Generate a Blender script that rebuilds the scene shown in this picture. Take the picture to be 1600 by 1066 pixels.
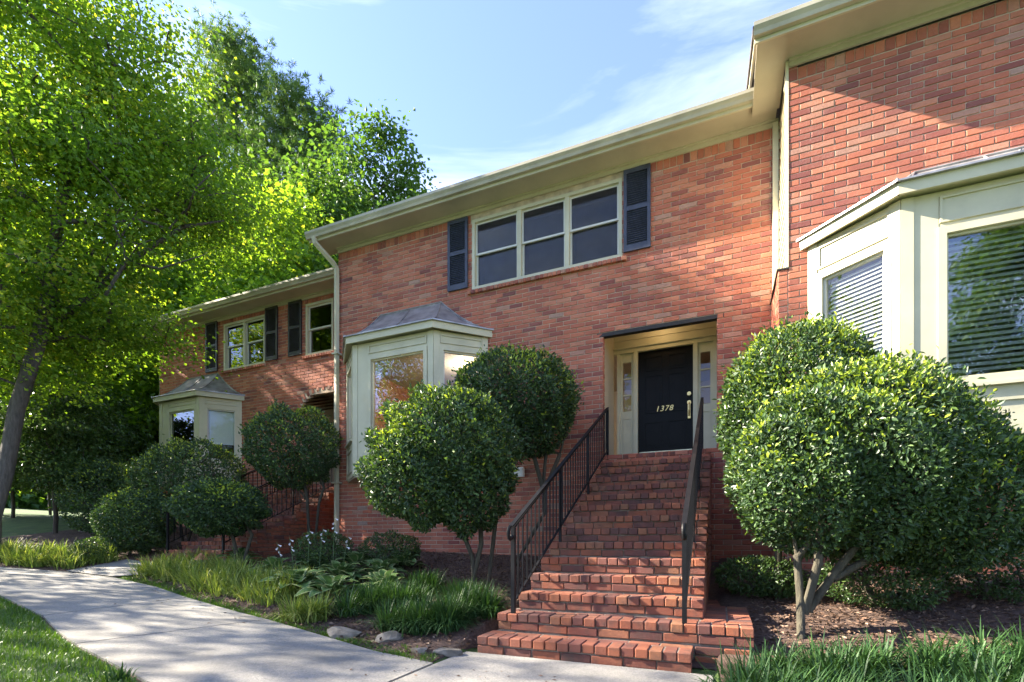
import bpy, bmesh, math, random
import numpy as np
from mathutils import Vector, Matrix
random.seed(7); RNG = np.random.default_rng(11)
for o in list(bpy.data.objects): bpy.data.objects.remove(o)
S = bpy.context.scene
COL = S.collection
R = math.radians

# ------------------------------------------------------------------ camera
F_PX, TH, HOR, CD, CZ = 772.0, R(22.9), 848.0, 8.2, 0.96
cam = bpy.data.cameras.new('camera'); cam_o = bpy.data.objects.new('camera', cam); COL.objects.link(cam_o)
cam.sensor_width = 36.0; cam.lens = F_PX * 36.0 / 1600.0
cam.shift_y = (HOR - 533.0) / 1600.0
cam.clip_start = 0.05; cam.clip_end = 3000
cam_o.location = (0, -CD, CZ); cam_o.rotation_euler = (R(90), 0, TH)
S.camera = cam_o
# ------------------------------------------------------------------ world
SUN_D = Vector((1.0, 0.22, -0.645)).normalized()        # direction the sunlight travels
w = bpy.data.worlds.new('World'); S.world = w; w.use_nodes = True
nt = w.node_tree; nt.nodes.clear()
wo = nt.nodes.new('ShaderNodeOutputWorld'); bg = nt.nodes.new('ShaderNodeBackground')
sky = nt.nodes.new('ShaderNodeTexSky'); sky.sky_type = 'NISHITA'; sky.sun_disc = False
sky.sun_elevation = math.asin(-SUN_D.z); sky.sun_rotation = math.atan2(-SUN_D.x, -SUN_D.y)
sky.air_density = 1.0; sky.dust_density = .4; sky.ozone_density = 3.0
tc = nt.nodes.new('ShaderNodeTexCoord'); mp = nt.nodes.new('ShaderNodeMapping')
mp.inputs['Scale'].default_value = (1.1, 2.0, 6.5); mp.inputs['Rotation'].default_value = (0, R(10), R(35))
nz = nt.nodes.new('ShaderNodeTexNoise'); nz.inputs['Scale'].default_value = 1.4; nz.inputs['Detail'].default_value = 9; nz.inputs['Roughness'].default_value = 0.58; nz.inputs['Distortion'].default_value = 0.5
cr = nt.nodes.new('ShaderNodeValToRGB'); cr.color_ramp.elements[0].position = 0.44; cr.color_ramp.elements[0].color = (0.06,)*3+(1,); cr.color_ramp.elements[1].position = 0.78; cr.color_ramp.elements[1].color = (0.7,)*3+(1,)
mx = nt.nodes.new('ShaderNodeMix'); mx.data_type = 'RGBA'; mx.inputs[7].default_value = (4.0, 4.3, 4.7, 1)
L = nt.links.new
L(tc.outputs['Generated'], mp.inputs['Vector']); L(mp.outputs[0], nz.inputs['Vector']); L(nz.outputs['Fac'], cr.inputs[0])
tn = nt.nodes.new('ShaderNodeMix'); tn.data_type = 'RGBA'; tn.blend_type = 'MULTIPLY'; tn.inputs[0].default_value = 1; tn.inputs[7].default_value = (.79, .775, .99, 1)
L(cr.outputs[0], mx.inputs[0]); L(sky.outputs[0], tn.inputs[6]); L(tn.outputs[2], mx.inputs[6]); L(mx.outputs[2], bg.inputs['Color'])
bg.inputs['Strength'].default_value = 0.083
L(bg.outputs[0], wo.inputs['Surface'])
# ------------------------------------------------------------------ sun, exposure
sl = bpy.data.lights.new('sun', 'SUN'); sl.energy = 4.5; sl.angle = R(0.5); sl.color = (1.0, 0.90, 0.74)
so = bpy.data.objects.new('sun', sl); COL.objects.link(so); so.rotation_euler = SUN_D.to_track_quat('-Z', 'Y').to_euler()
S.view_settings.view_transform = 'Standard'; S.view_settings.look = 'None'; S.view_settings.gamma = 1.0
S.view_settings.use_curve_mapping = False
S.view_settings.exposure = 2.75
S.render.engine = 'CYCLES'
S.cycles.max_bounces = 6; S.cycles.diffuse_bounces = 4; S.cycles.glossy_bounces = 3; S.cycles.transparent_max_bounces = 8; S.cycles.transmission_bounces = 3
S.cycles.sample_clamp_indirect = 6.0

# ------------------------------------------------------------------ pixel -> place
CT, ST = math.cos(TH), math.sin(TH)
def ray(px, py):
    a = (px - 800) / F_PX; b = (HOR - py) / F_PX
    return np.array([a*CT - ST, a*ST + CT, b])
def on_y(px, py, Y):
    r = ray(px, py); return np.array([0, -CD, CZ]) + (Y + CD) / r[1] * r
def at_depth(px, py, zc):
    return np.array([0, -CD, CZ]) + zc * ray(px, py)
def project(X, Y, Z):
    xc = X*CT + (Y+CD)*ST; zc = -X*ST + (Y+CD)*CT
    return 800 + F_PX*xc/zc, HOR - F_PX*(Z-CZ)/zc, zc
YU_X = np.array([-60, -16, -11.4, -10.2, -9.1, -7.65, -6.4, -5.36, -4.6, -3.58, -2.78, -2.10, -2.06, -.04, 0, 5, 60])
YU_Y = np.array([-5.5, -4.2, -3.8, -3.4, -3.25, -3.49, -3.82, -4.08, -4.22, -4.46, -4.68, -4.87, -4.25, -4.25, -4.75, -5.0, -6.0])
def zwalk(X):
    X = np.asarray(X, float)
    return np.clip(-X-3, 0, 9)*.062 + np.clip(-X-12, 0, 50)*.06
def zg(X, Y):
    X = np.asarray(X, float); Y = np.asarray(Y, float)
    return zwalk(X) + .155*np.clip(Y - np.interp(X, YU_X, YU_Y), 0, 4.6)
def on_ground(px, py):
    r = ray(px, py); t = np.arange(.5, 60, .01)
    p = np.array([0, -CD, CZ])[None] + t[:, None]*r[None]
    i = np.argmax(p[:, 2] <= zg(p[:, 0], p[:, 1])); return p[i]

# ------------------------------------------------------------------ materials
MATS = {}
def nodes_mat(name):
    m = bpy.data.materials.new(name); m.use_nodes = True; n = m.node_tree; n.nodes.clear()
    out = n.nodes.new('ShaderNodeOutputMaterial'); MATS[name] = m
    return m, n, out
def N(n, t, **kw):
    x = n.nodes.new(t)
    for k, v in kw.items():
        if k in x.inputs: x.inputs[k].default_value = v
        else: setattr(x, k, v)
    return x
def ramp(n, stops, src):
    r = n.nodes.new('ShaderNodeValToRGB'); e = r.color_ramp.elements
    while len(e) < len(stops): e.new(0.5)
    for i, (p, c) in enumerate(stops):
        e[i].position = p; e[i].color = (*c, 1) if len(c) == 3 else c
    n.links.new(src, r.inputs[0]); return r
def mixc(n, fac, a, b, mode='MIX'):
    x = n.nodes.new('ShaderNodeMix'); x.data_type = 'RGBA'; x.blend_type = mode
    for s, v in ((0, fac), (6, a), (7, b)):
        if isinstance(v, (int, float)): x.inputs[s].default_value = v
        elif isinstance(v, tuple): x.inputs[s].default_value = (*v, 1)
        else: n.links.new(v, x.inputs[s])
    return x.outputs[2]
def noise(n, vec, scale, detail=6, rough=.55):
    x = N(n, 'ShaderNodeTexNoise', Scale=scale, Detail=detail, Roughness=rough)
    if vec is not None: n.links.new(vec, x.inputs['Vector'])
    return x.outputs['Fac']
def bump(n, h, strength, dist=.01, normal=None):
    b = N(n, 'ShaderNodeBump', Strength=strength, Distance=dist); n.links.new(h, b.inputs['Height'])
    if normal is not None: n.links.new(normal, b.inputs['Normal'])
    return b.outputs[0]
def paint(name, col, rough=.55, var=.12, scale=3.0, metal=0.0, bmp=.06, dirt=0.0, spec=.5):
    m, n, out = nodes_mat(name); g = N(n, 'ShaderNodeNewGeometry')
    p = N(n, 'ShaderNodeBsdfPrincipled', Roughness=rough, Metallic=metal)
    p.inputs['Specular IOR Level'].default_value = spec
    f = noise(n, g.outputs['Position'], scale, 8)
    lo = tuple(c*(1-var*1.6) for c in col); hi = tuple(min(1, c*(1+var)) for c in col)
    c = ramp(n, [(.32, lo), (.62, hi)], f).outputs[0]
    if dirt:
        f2 = noise(n, g.outputs['Position'], 1.3, 10, .7)
        d = ramp(n, [(.52, (0, 0, 0)), (.75, (dirt,)*3)], f2).outputs[0]
        c = mixc(n, d, c, tuple(x*.45 for x in col))
    n.links.new(c, p.inputs['Base Color'])
    h = noise(n, g.outputs['Position'], 90, 4); n.links.new(bump(n, h, bmp, .004), p.inputs['Normal'])
    n.links.new(p.outputs[0], out.inputs[0]); return m
def brick_mat(name, stops, attr, pale=.35):
    m, n, out = nodes_mat(name); g = N(n, 'ShaderNodeNewGeometry')
    if attr:
        a = N(n, 'ShaderNodeAttribute', attribute_name='rnd'); r = a.outputs['Fac']
    else:
        a = N(n, 'ShaderNodeObjectInfo'); mr = N(n, 'ShaderNodeMapRange'); mr.inputs['To Min'].default_value = .08; mr.inputs['To Max'].default_value = .95
        n.links.new(a.outputs['Random'], mr.inputs['Value']); r = mr.outputs[0]
    base = ramp(n, stops, r).outputs[0]
    f = noise(n, g.outputs['Position'], 38, 8, .65)
    base = mixc(n, ramp(n, [(.35, (0, 0, 0)), (.7, (.55,)*3)], f).outputs[0], base, mixc(n, .5, base, (.16, .05, .04)))
    f2 = noise(n, g.outputs['Position'], 2.1, 7, .6); f3 = noise(n, g.outputs['Position'], 55, 4, .7)
    mul = N(n, 'ShaderNodeMath', operation='MULTIPLY'); n.links.new(f2, mul.inputs[0]); n.links.new(f3, mul.inputs[1])
    base = mixc(n, ramp(n, [(.27, (0, 0, 0)), (.46, (pale,)*3)], mul.outputs[0]).outputs[0], base, (.52, .36, .29))
    big = noise(n, g.outputs['Position'], .75, 8, .62)                  # broad weathering over many bricks
    base = mixc(n, ramp(n, [(.36, (.42,)*3), (.52, (0, 0, 0))], big).outputs[0], base, (.17, .07, .055))
    base = mixc(n, ramp(n, [(.55, (0, 0, 0)), (.75, (.30,)*3)], big).outputs[0], base, (.50, .25, .17))
    if pale < .2:                                        # trodden bricks: grime in patches
        gr = ramp(n, [(.46, (0, 0, 0)), (.66, (.75,)*3)], noise(n, g.outputs['Position'], 4.5, 10, .75)).outputs[0]
        base = mixc(n, gr, base, (.055, .04, .032))
    p = N(n, 'ShaderNodeBsdfPrincipled', Roughness=.85); n.links.new(base, p.inputs['Base Color'])
    n.links.new(bump(n, noise(n, g.outputs['Position'], 70, 8, .7), .55, .006), p.inputs['Normal'])
    n.links.new(p.outputs[0], out.inputs[0]); return m
ST_WALL = [(0, (.13, .042, .04)), (.14, (.24, .065, .048)), (.4, (.375, .107, .06)), (.7, (.46, .14, .072)), (.88, (.49, .19, .108)), (.95, (.38, .21, .15)), (1, (.31, .24, .19))]
ST_STEP = [(0, (.075, .032, .026)), (.25, (.15, .046, .03)), (.5, (.23, .068, .032)), (.8, (.295, .09, .037)), (1, (.26, .125, .055))]
brick_mat('brick_wall', ST_WALL, True); brick_mat('brick_wall_single', ST_WALL, False)
brick_mat('brick_step', ST_STEP, True, .12); brick_mat('brick_step_single', ST_STEP, False, .12)
paint('mortar', (.45, .35, .255), .95, .2, 6, bmp=.4)
paint('mortar_step', (.20, .16, .125), .95, .3, 9, bmp=.4, dirt=.6)
paint('cream', (.50, .465, .325), .55, .06, 2.0, dirt=.3)
paint('gutter', (.40, .365, .265), .5, .1, 2.0, dirt=.6)
paint('soffit', (.43, .385, .28), .6, .06, 2.0, dirt=.3)
paint('siding', (.60, .56, .42), .6, .05, 4, dirt=.2)
paint('sash', (.56, .54, .47), .45, .05, 3)
paint('shutter_navy', (.036, .042, .066), .5, .2, 8)
paint('shutter_dark', (.030, .028, .032), .5, .2, 8)
paint('iron', (.007, .007, .008), .5, .2, 20, spec=.2)
paint('lintel_steel', (.02, .016, .014), .7, .2, 9)
paint('door_black', (.005, .005, .0055), .42, .2, 5, spec=.12)
paint('brass', (.72, .52, .22), .28, .1, 20, metal=1.0)
paint('kick_brass', (.50, .50, .36), .3, .3, 4, metal=.9)
paint('bay_metal', (.33, .32, .32), .40, .25, 5, metal=.5, dirt=.5)
paint('shingle', (.09, .08, .075), .9, .3, 12, bmp=.4)
paint('interior', (.42, .36, .29), .8, .03, 2)
paint('curtain_grey', (.30, .27, .28), .8, .25, 5)
paint('blind_white', (.78, .78, .76), .5, .03, 3)
paint('blind_teal', (.46, .60, .58), .5, .04, 3)
paint('utility_white', (.7, .69, .66), .5, .05, 6)
paint('rock', (.19, .165, .13), .9, .4, 9, bmp=.5, dirt=.5)
paint('roof_red', (.38, .13, .08), .8, .2, 9)
paint('petal', (.82, .80, .84), .5, .04, 20)
paint('shade_glass', (.8, .75, .6), .4, .03, 5)
def bark(name, col):
    m, n, out = nodes_mat(name); g = N(n, 'ShaderNodeNewGeometry')
    mp = N(n, 'ShaderNodeMapping'); mp.inputs['Scale'].default_value = (1, 1, .22); n.links.new(g.outputs['Position'], mp.inputs[0])
    f = noise(n, mp.outputs[0], 26, 8, .65)
    p = N(n, 'ShaderNodeBsdfPrincipled', Roughness=.9)
    n.links.new(ramp(n, [(.3, tuple(c*.45 for c in col)), (.6, col), (.8, tuple(c*1.5 for c in col))], f).outputs[0], p.inputs['Base Color'])
    n.links.new(bump(n, f, .9, .03), p.inputs['Normal']); n.links.new(p.outputs[0], out.inputs[0])
bark('bark_grey', (.10, .085, .07)); bark('bark_dark', (.075, .06, .048)); bark('bark_shrub', (.075, .065, .042))
def leaf_mat(name, stops, trans=.35, tcol=(1.25, 1.25, .45), gloss=.35, rough=.35):
    m, n, out = nodes_mat(name)
    a = N(n, 'ShaderNodeAttribute', attribute_name='rnd')
    c = ramp(n, stops, a.outputs['Fac']).outputs[0]
    p = N(n, 'ShaderNodeBsdfPrincipled', Roughness=rough)
    p.inputs['Specular IOR Level'].default_value = gloss
    n.links.new(c, p.inputs['Base Color'])
    t = N(n, 'ShaderNodeBsdfTranslucent'); n.links.new(mixc(n, 1.0, c, tcol, 'MULTIPLY'), t.inputs[0])
    mx = N(n, 'ShaderNodeMixShader'); mx.inputs[0].default_value = trans
    n.links.new(p.outputs[0], mx.inputs[1]); n.links.new(t.outputs[0], mx.inputs[2]); n.links.new(mx.outputs[0], out.inputs[0])
leaf_mat('leaf_holly', [(0, (.026, .052, .024)), (.45, (.055, .105, .038)), (.72, (.10, .175, .045)), (.80, (.20, .30, .035)), (1, (.40, .48, .055))], .28, gloss=.4, rough=.42)
leaf_mat('leaf_azalea', [(0, (.03, .06, .02)), (.6, (.06, .11, .03)), (1, (.16, .24, .05))], .25)
leaf_mat('leaf_maple', [(0, (.075, .155, .026)), (.5, (.125, .22, .032)), (.85, (.20, .29, .04)), (1, (.31, .33, .055))], .56, (1.9, 1.8, .55), .25, .45)
leaf_mat('leaf_broad', [(0, (.05, .11, .03)), (.6, (.085, .165, .035)), (1, (.16, .24, .05))], .4, (1.5, 1.5, .5), .25, .45)
leaf_mat('needle_pine', [(0, (.06, .12, .03)), (.6, (.11, .19, .04)), (1, (.19, .27, .06))], .35, (1.3, 1.3, .6), .3, .5)
leaf_mat('leaf_hemlock', [(0, (.03, .065, .022)), (.7, (.065, .12, .036)), (1, (.13, .19, .05))], .35)
leaf_mat('blade_green', [(0, (.018, .048, .016)), (.6, (.038, .092, .026)), (1, (.08, .155, .045))], .25, gloss=.25, rough=.5)
leaf_mat('blade_yellow', [(0, (.08, .14, .03)), (.5, (.18, .25, .05)), (1, (.50, .50, .18))], .3, gloss=.25, rough=.5)
leaf_mat('grass', [(0, (.05, .11, .015)), (.6, (.085, .17, .02)), (1, (.16, .25, .03))], .35)
leaf_mat('litter', [(0, (.05, .03, .02)), (.4, (.11, .065, .045)), (.8, (.19, .12, .085)), (1, (.30, .22, .16))], .05, gloss=.15, rough=.8)
def hosta_mat():
    m, n, out = nodes_mat('leaf_hosta'); a = N(n, 'ShaderNodeAttribute', attribute_name='rnd'); oi = N(n, 'ShaderNodeObjectInfo')
    c = ramp(n, [(0, (.08, .17, .05)), (.62, (.12, .23, .06)), (.8, (.20, .30, .09)), (1, (.42, .48, .22))], a.outputs['Fac']).outputs[0]
    c = mixc(n, .3, c, ramp(n, [(0, (.05, .11, .04)), (1, (.16, .22, .06))], oi.outputs['Random']).outputs[0])
    p = N(n, 'ShaderNodeBsdfPrincipled', Roughness=.4); n.links.new(c, p.inputs['Base Color'])
    t = N(n, 'ShaderNodeBsdfTranslucent'); n.links.new(c, t.inputs[0]); mx = N(n, 'ShaderNodeMixShader'); mx.inputs[0].default_value = .25
    n.links.new(p.outputs[0], mx.inputs[1]); n.links.new(t.outputs[0], mx.inputs[2]); n.links.new(mx.outputs[0], out.inputs[0])
hosta_mat()
def glass_mat(name, tint, boost=1.0):
    m, n, out = nodes_mat(name)
    fr = N(n, 'ShaderNodeFresnel', IOR=1.52); mm = N(n, 'ShaderNodeMath', operation='MULTIPLY_ADD'); mm.inputs[1].default_value = 1.5*boost; mm.inputs[2].default_value = .05*boost; mm.use_clamp = True
    n.links.new(fr.outputs[0], mm.inputs[0])
    t = N(n, 'ShaderNodeBsdfTransparent'); t.inputs[0].default_value = (*tint, 1)
    g = N(n, 'ShaderNodeBsdfGlossy', Roughness=.012); g.inputs[0].default_value = (.95, .97, 1, 1)
    ge = N(n, 'ShaderNodeNewGeometry'); n.links.new(bump(n, noise(n, ge.outputs['Position'], 2.5, 2), .06, .02), g.inputs['Normal'])
    mx = N(n, 'ShaderNodeMixShader'); n.links.new(mm.outputs[0], mx.inputs[0]); n.links.new(t.outputs[0], mx.inputs[1]); n.links.new(g.outputs[0], mx.inputs[2]); n.links.new(mx.outputs[0], out.inputs[0])
glass_mat('glass', (.86, .88, .86), .30); glass_mat('glass_bright', (.80, .84, .82), 1.0)
def emit(name, col, st):
    m, n, out = nodes_mat(name); e = N(n, 'ShaderNodeEmission', Strength=st); e.inputs[0].default_value = (*col, 1); n.links.new(e.outputs[0], out.inputs[0])
def screen_mat():
    m, n, out = nodes_mat('screen'); d = N(n, 'ShaderNodeBsdfDiffuse'); d.inputs[0].default_value = (.050, .045, .048, 1)
    t = N(n, 'ShaderNodeBsdfTransparent'); mx = N(n, 'ShaderNodeMixShader'); mx.inputs[0].default_value = .40
    n.links.new(t.outputs[0], mx.inputs[1]); n.links.new(d.outputs[0], mx.inputs[2]); n.links.new(mx.outputs[0], out.inputs[0])
screen_mat()
emit('lamp_glow', (1.0, .72, .34), 5)
def concrete():
    m, n, out = nodes_mat('concrete'); g = N(n, 'ShaderNodeNewGeometry'); P = g.outputs['Position']
    c = ramp(n, [(.3, (.15, .142, .127)), (.7, (.28, .265, .24))], noise(n, P, 2.2, 10, .72)).outputs[0]
    v = N(n, 'ShaderNodeTexVoronoi', Scale=95.0); n.links.new(P, v.inputs['Vector'])
    c = mixc(n, .5, c, ramp(n, [(0, (.10, .12, .11)), (.35, (.26, .245, .22)), (1, (.42, .40, .36))], v.outputs['Color']).outputs[0])
    s = ramp(n, [(.44, (0, 0, 0)), (.66, (.75,)*3)], noise(n, P, 1.1, 11, .78)).outputs[0]
    c = mixc(n, s, c, (.13, .122, .105))
    p = N(n, 'ShaderNodeBsdfPrincipled', Roughness=.9); n.links.new(c, p.inputs['Base Color'])
    n.links.new(bump(n, v.outputs['Distance'], .35, .006, bump(n, noise(n, P, 14, 8, .7), .3, .01)), p.inputs['Normal']); n.links.new(p.outputs[0], out.inputs[0])
concrete()
def ground_mat(name, a, b, c_, sc):
    m, n, out = nodes_mat(name); g = N(n, 'ShaderNodeNewGeometry'); P = g.outputs['Position']
    c = ramp(n, [(.3, a), (.5, b), (.72, c_)], noise(n, P, sc, 10, .7)).outputs[0]
    p = N(n, 'ShaderNodeBsdfPrincipled', Roughness=.95); n.links.new(c, p.inputs['Base Color'])
    n.links.new(bump(n, noise(n, P, sc*3, 8, .75), 1.0, .03), p.inputs['Normal']); n.links.new(p.outputs[0], out.inputs[0])
ground_mat('ground_grass', (.035, .06, .015), (.06, .11, .02), (.11, .15, .04), 3.0)
ground_mat('mulch', (.045, .027, .02), (.10, .06, .045), (.17, .11, .08), 22.0)
ground_mat('moss', (.05, .08, .015), (.10, .14, .02), (.18, .20, .04), 30.0)

# ------------------------------------------------------------------ mesh helpers
class MB:
    def __init__(s): s.v = []; s.f = []
    def add(s, vs, fs):
        b = len(s.v); s.v += [tuple(map(float, v)) for v in vs]; s.f += [tuple(i+b for i in f) for f in fs]
    def box(s, x0, x1, y0, y1, z0, z1):
        s.add([(x0,y0,z0),(x1,y0,z0),(x1,y1,z0),(x0,y1,z0),(x0,y0,z1),(x1,y0,z1),(x1,y1,z1),(x0,y1,z1)],
              [(0,3,2,1),(4,5,6,7),(0,1,5,4),(1,2,6,5),(2,3,7,6),(3,0,4,7)])
        return s
    def fbox(s, fr, s0, s1, z0, z1, d0, d1):          # box in a vertical face frame: along, up, outward
        O, u, n = fr
        P = lambda a, z, d: (O[0]+u[0]*a+n[0]*d, O[1]+u[1]*a+n[1]*d, z)
        s.add([P(s0,z0,d1),P(s1,z0,d1),P(s1,z0,d0),P(s0,z0,d0),P(s0,z1,d1),P(s1,z1,d1),P(s1,z1,d0),P(s0,z1,d0)],
              [(0,3,2,1),(4,5,6,7),(0,1,5,4),(1,2,6,5),(2,3,7,6),(3,0,4,7)])
        return s
    def frame(s, fr, s0, s1, z0, z1, wdt, d0, d1):    # four boards round an opening, butted
        s.fbox(fr, s0, s0+wdt, z0, z1, d0, d1); s.fbox(fr, s1-wdt, s1, z0, z1, d0, d1)
        s.fbox(fr, s0+wdt, s1-wdt, z1-wdt, z1, d0, d1); s.fbox(fr, s0+wdt, s1-wdt, z0, z0+wdt, d0, d1)
        return s
    def tube(s, pts, rad, sides=8, cap=True):
        pts = [Vector(p) for p in pts]; b = len(s.v); n = len(pts)
        if not hasattr(rad, '__len__'): rad = [rad]*n
        t0 = (pts[1]-pts[0]).normalized(); a = t0.orthogonal().normalized()
        for i, p in enumerate(pts):
            t = (pts[min(i+1, n-1)] - pts[max(i-1, 0)]).normalized()
            a = (a - t*a.dot(t)).normalized(); c = t.cross(a)
            for k in range(sides):
                g = 2*math.pi*k/sides; q = p + (a*math.cos(g) + c*math.sin(g))*rad[i]; s.v.append(tuple(q))
        for i in range(n-1):
            for k in range(sides):
                k2 = (k+1) % sides
                s.f.append((b+i*sides+k, b+i*sides+k2, b+(i+1)*sides+k2, b+(i+1)*sides+k))
        if cap:
            s.f.append(tuple(b+k for k in reversed(range(sides)))); s.f.append(tuple(b+(n-1)*sides+k for k in range(sides)))
        return s
    def extrude(s, prof, x0, x1):                     # profile (y,z) along x
        n = len(prof)
        s.add([(x0, y, z) for y, z in prof] + [(x1, y, z) for y, z in prof],
              [(i, (i+1) % n, n+(i+1) % n, n+i) for i in range(n)] + [tuple(reversed(range(n))), tuple(range(n, 2*n))])
        return s
    def mesh(s, name):
        m = bpy.data.meshes.new(name); m.from_pydata(s.v, [], s.f)
        bm = bmesh.new(); bm.from_mesh(m); bmesh.ops.recalc_face_normals(bm, faces=bm.faces); bm.to_mesh(m); bm.free()
        return m
def np_mesh(name, V, Fq, rnd=None):
    m = bpy.data.meshes.new(name); nf, k = Fq.shape
    m.vertices.add(len(V)); m.vertices.foreach_set('co', V.astype(np.float32).ravel())
    m.loops.add(nf*k); m.polygons.add(nf)
    m.polygons.foreach_set('loop_start', (np.arange(nf)*k).astype(np.int32))
    m.loops.foreach_set('vertex_index', Fq.astype(np.int32).ravel())
    if rnd is not None:
        a = m.attributes.new('rnd', 'FLOAT', 'FACE'); a.data.foreach_set('value', rnd.astype(np.float32))
    m.update(calc_edges=True); m.validate(); m.shade_flat(); return m
def root_of(o):
    while o.parent: o = o.parent
    return o
def thing(name, label, cat, loc, group=None):
    o = bpy.data.objects.new(name, None); COL.objects.link(o); o.location = tuple(map(float, loc)); o.empty_display_size = .2
    o['label'] = label; o['category'] = cat
    if group: o['group'] = group
    return o
def tag(o, label=None, cat=None, group=None, kind=None):
    for k, v in (('label', label), ('category', cat), ('group', group), ('kind', kind)):
        if v: o[k] = v
    return o
def put(name, mesh, mat, parent=None, loc=None, smooth=False, kind=None, local=False):
    if isinstance(mesh, MB): mesh = mesh.mesh(name)
    if not len(mesh.materials): mesh.materials.append(MATS[mat])
    o = bpy.data.objects.new(name, mesh); COL.objects.link(o)
    if parent is not None:
        o.parent = parent
        if not local: mesh.transform(Matrix.Translation(-root_of(parent).location))
    if loc is not None:
        if parent is None and not local: mesh.transform(Matrix.Translation(-Vector(tuple(map(float, loc)))))
        o.location = tuple(map(float, loc))
    if smooth: mesh.shade_smooth()
    if kind: o['kind'] = kind
    return o
def structure(name, mesh, mat, smooth=False): return put(name, mesh, mat, kind='structure', smooth=smooth)

# ------------------------------------------------------------------ bricks
CP, BP, BH, BL = .0787, .254, .0675, .2435            # course pitch, brick pitch, brick height and length
def lay(u0, u1, z0, z1, holes, half=0):
    out = []; k = 0; z = z0
    while z + BH <= z1 + .002:
        zc = z + BH/2; segs = [(u0, u1)]
        lo = (u0(zc), u1(zc)) if callable(u0) else (u0, u1)
        segs = [lo]
        for h in holes:
            iv = h(zc) if callable(h) else ((h[0], h[1]) if h[2] < zc < h[3] else None)
            if iv:
                ns = []
                for a, b in segs:
                    if iv[1] <= a or iv[0] >= b: ns.append((a, b)); continue
                    if iv[0] > a: ns.append((a, iv[0]))
                    if iv[1] < b: ns.append((iv[1], b))
                segs = ns
        base = lo[0] if not callable(u0) else 0.0
        off = base - (BP/2 if (k+half) % 2 else 0)
        for a, b in segs:
            i = math.floor((a - off)/BP)
            while off + i*BP < b - .02:
                p, q = max(a, off+i*BP), min(b, off+i*BP+BL)
                if q - p > .025: out.append(((p+q)/2, zc, q-p, BH, 0.0))
                i += 1
        z += CP; k += 1
    return np.array(out).reshape(-1, 5)
def bricks_np(A, O, u, n, depth=.014, proud=.0045, rng=RNG, name='brickwork'):
    M = len(A); a = A[:, 2]/2; b = A[:, 3]/2; e = .0045
    jit = rng.uniform(-.0025, .003, M); pr = proud + jit
    sg = np.array([(-1,-1),(1,-1),(1,1),(-1,1)])
    loc = np.zeros((M, 12, 3))
    for i in range(4):
        for L_, (ins, d) in enumerate(((0, -depth*np.ones(M)), (0, pr-e), (e, pr))):
            q = 4*L_ + i
            loc[:, q, 0] = sg[i,0]*(a-ins) + rng.uniform(-.0015, .0015, M); loc[:, q, 1] = sg[i,1]*(b-ins) + rng.uniform(-.0015, .0015, M); loc[:, q, 2] = d
    loc[:, 8:, 2] += rng.uniform(-.0012, .0012, (M, 4))
    c, s_ = np.cos(A[:, 4])[:, None], np.sin(A[:, 4])[:, None]
    sx = loc[:,:,0]*c - loc[:,:,1]*s_ + A[:, 0][:, None]; tz = loc[:,:,0]*s_ + loc[:,:,1]*c + A[:, 1][:, None]; d = loc[:,:,2]
    V = np.stack([O[0]+u[0]*sx+n[0]*d, O[1]+u[1]*sx+n[1]*d, tz], -1).reshape(-1, 3)
    fq = [(8,9,10,11)] + [(4+i, 4+(i+1)%4, 8+(i+1)%4, 8+i) for i in range(4)] + [(i, (i+1)%4, 4+(i+1)%4, 4+i) for i in range(4)]
    if np.cross(u[:2], n[:2]) > 0: fq = [tuple(reversed(f)) for f in fq]
    Fq = (np.array(fq)[None] + 12*np.arange(M)[:, None, None]).reshape(-1, 4)
    return np_mesh(name, V, Fq, np.repeat(np.clip(rng.beta(2.3, 2.0, M), 0, 1), 9))
def chamfer_brick(lx, ly, lz, e=.005):
    bm = bmesh.new(); bmesh.ops.create_cube(bm, size=1)
    for v in bm.verts: v.co = (v.co.x*lx, v.co.y*ly, v.co.z*lz)
    bmesh.ops.bevel(bm, geom=list(bm.edges), offset=e, segments=1, affect='EDGES')
    m = bpy.data.meshes.new('brick'); bm.to_mesh(m); bm.free(); return m
BRICK_SINGLE = chamfer_brick(BL, .021, BH); BRICK_SINGLE.materials.append(MATS['brick_wall_single'])
FRONT = (np.array([1., 0.]), np.array([0., -1.]))
def sheet_with_holes(mb, Y, x0, x1, z0, z1, holes, back=.11):
    xs = sorted({x0, x1} | {h[0] for h in holes} | {h[1] for h in holes}); zs = sorted({z0, z1} | {h[2] for h in holes} | {h[3] for h in holes})
    xs = [x for x in xs if x0 <= x <= x1]; zs = [z for z in zs if z0 <= z <= z1]
    for i in range(len(xs)-1):
        for j in range(len(zs)-1):
            cx, cz = (xs[i]+xs[i+1])/2, (zs[j]+zs[j+1])/2
            if any(h[0] < cx < h[1] and h[2] < cz < h[3] for h in holes): continue
            mb.add([(xs[i],Y,zs[j]),(xs[i+1],Y,zs[j]),(xs[i+1],Y,zs[j+1]),(xs[i],Y,zs[j+1])], [(0,1,2,3)])
    for a, b, c, d in holes:
        for q in (((a,c),(b,c)),((b,c),(b,d)),((b,d),(a,d)),((a,d),(a,c))):
            (xa,za),(xb,zb) = q
            mb.add([(xa,Y,za),(xb,Y,zb),(xb,Y+back,zb),(xa,Y+back,za)], [(0,1,2,3)])
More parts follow.
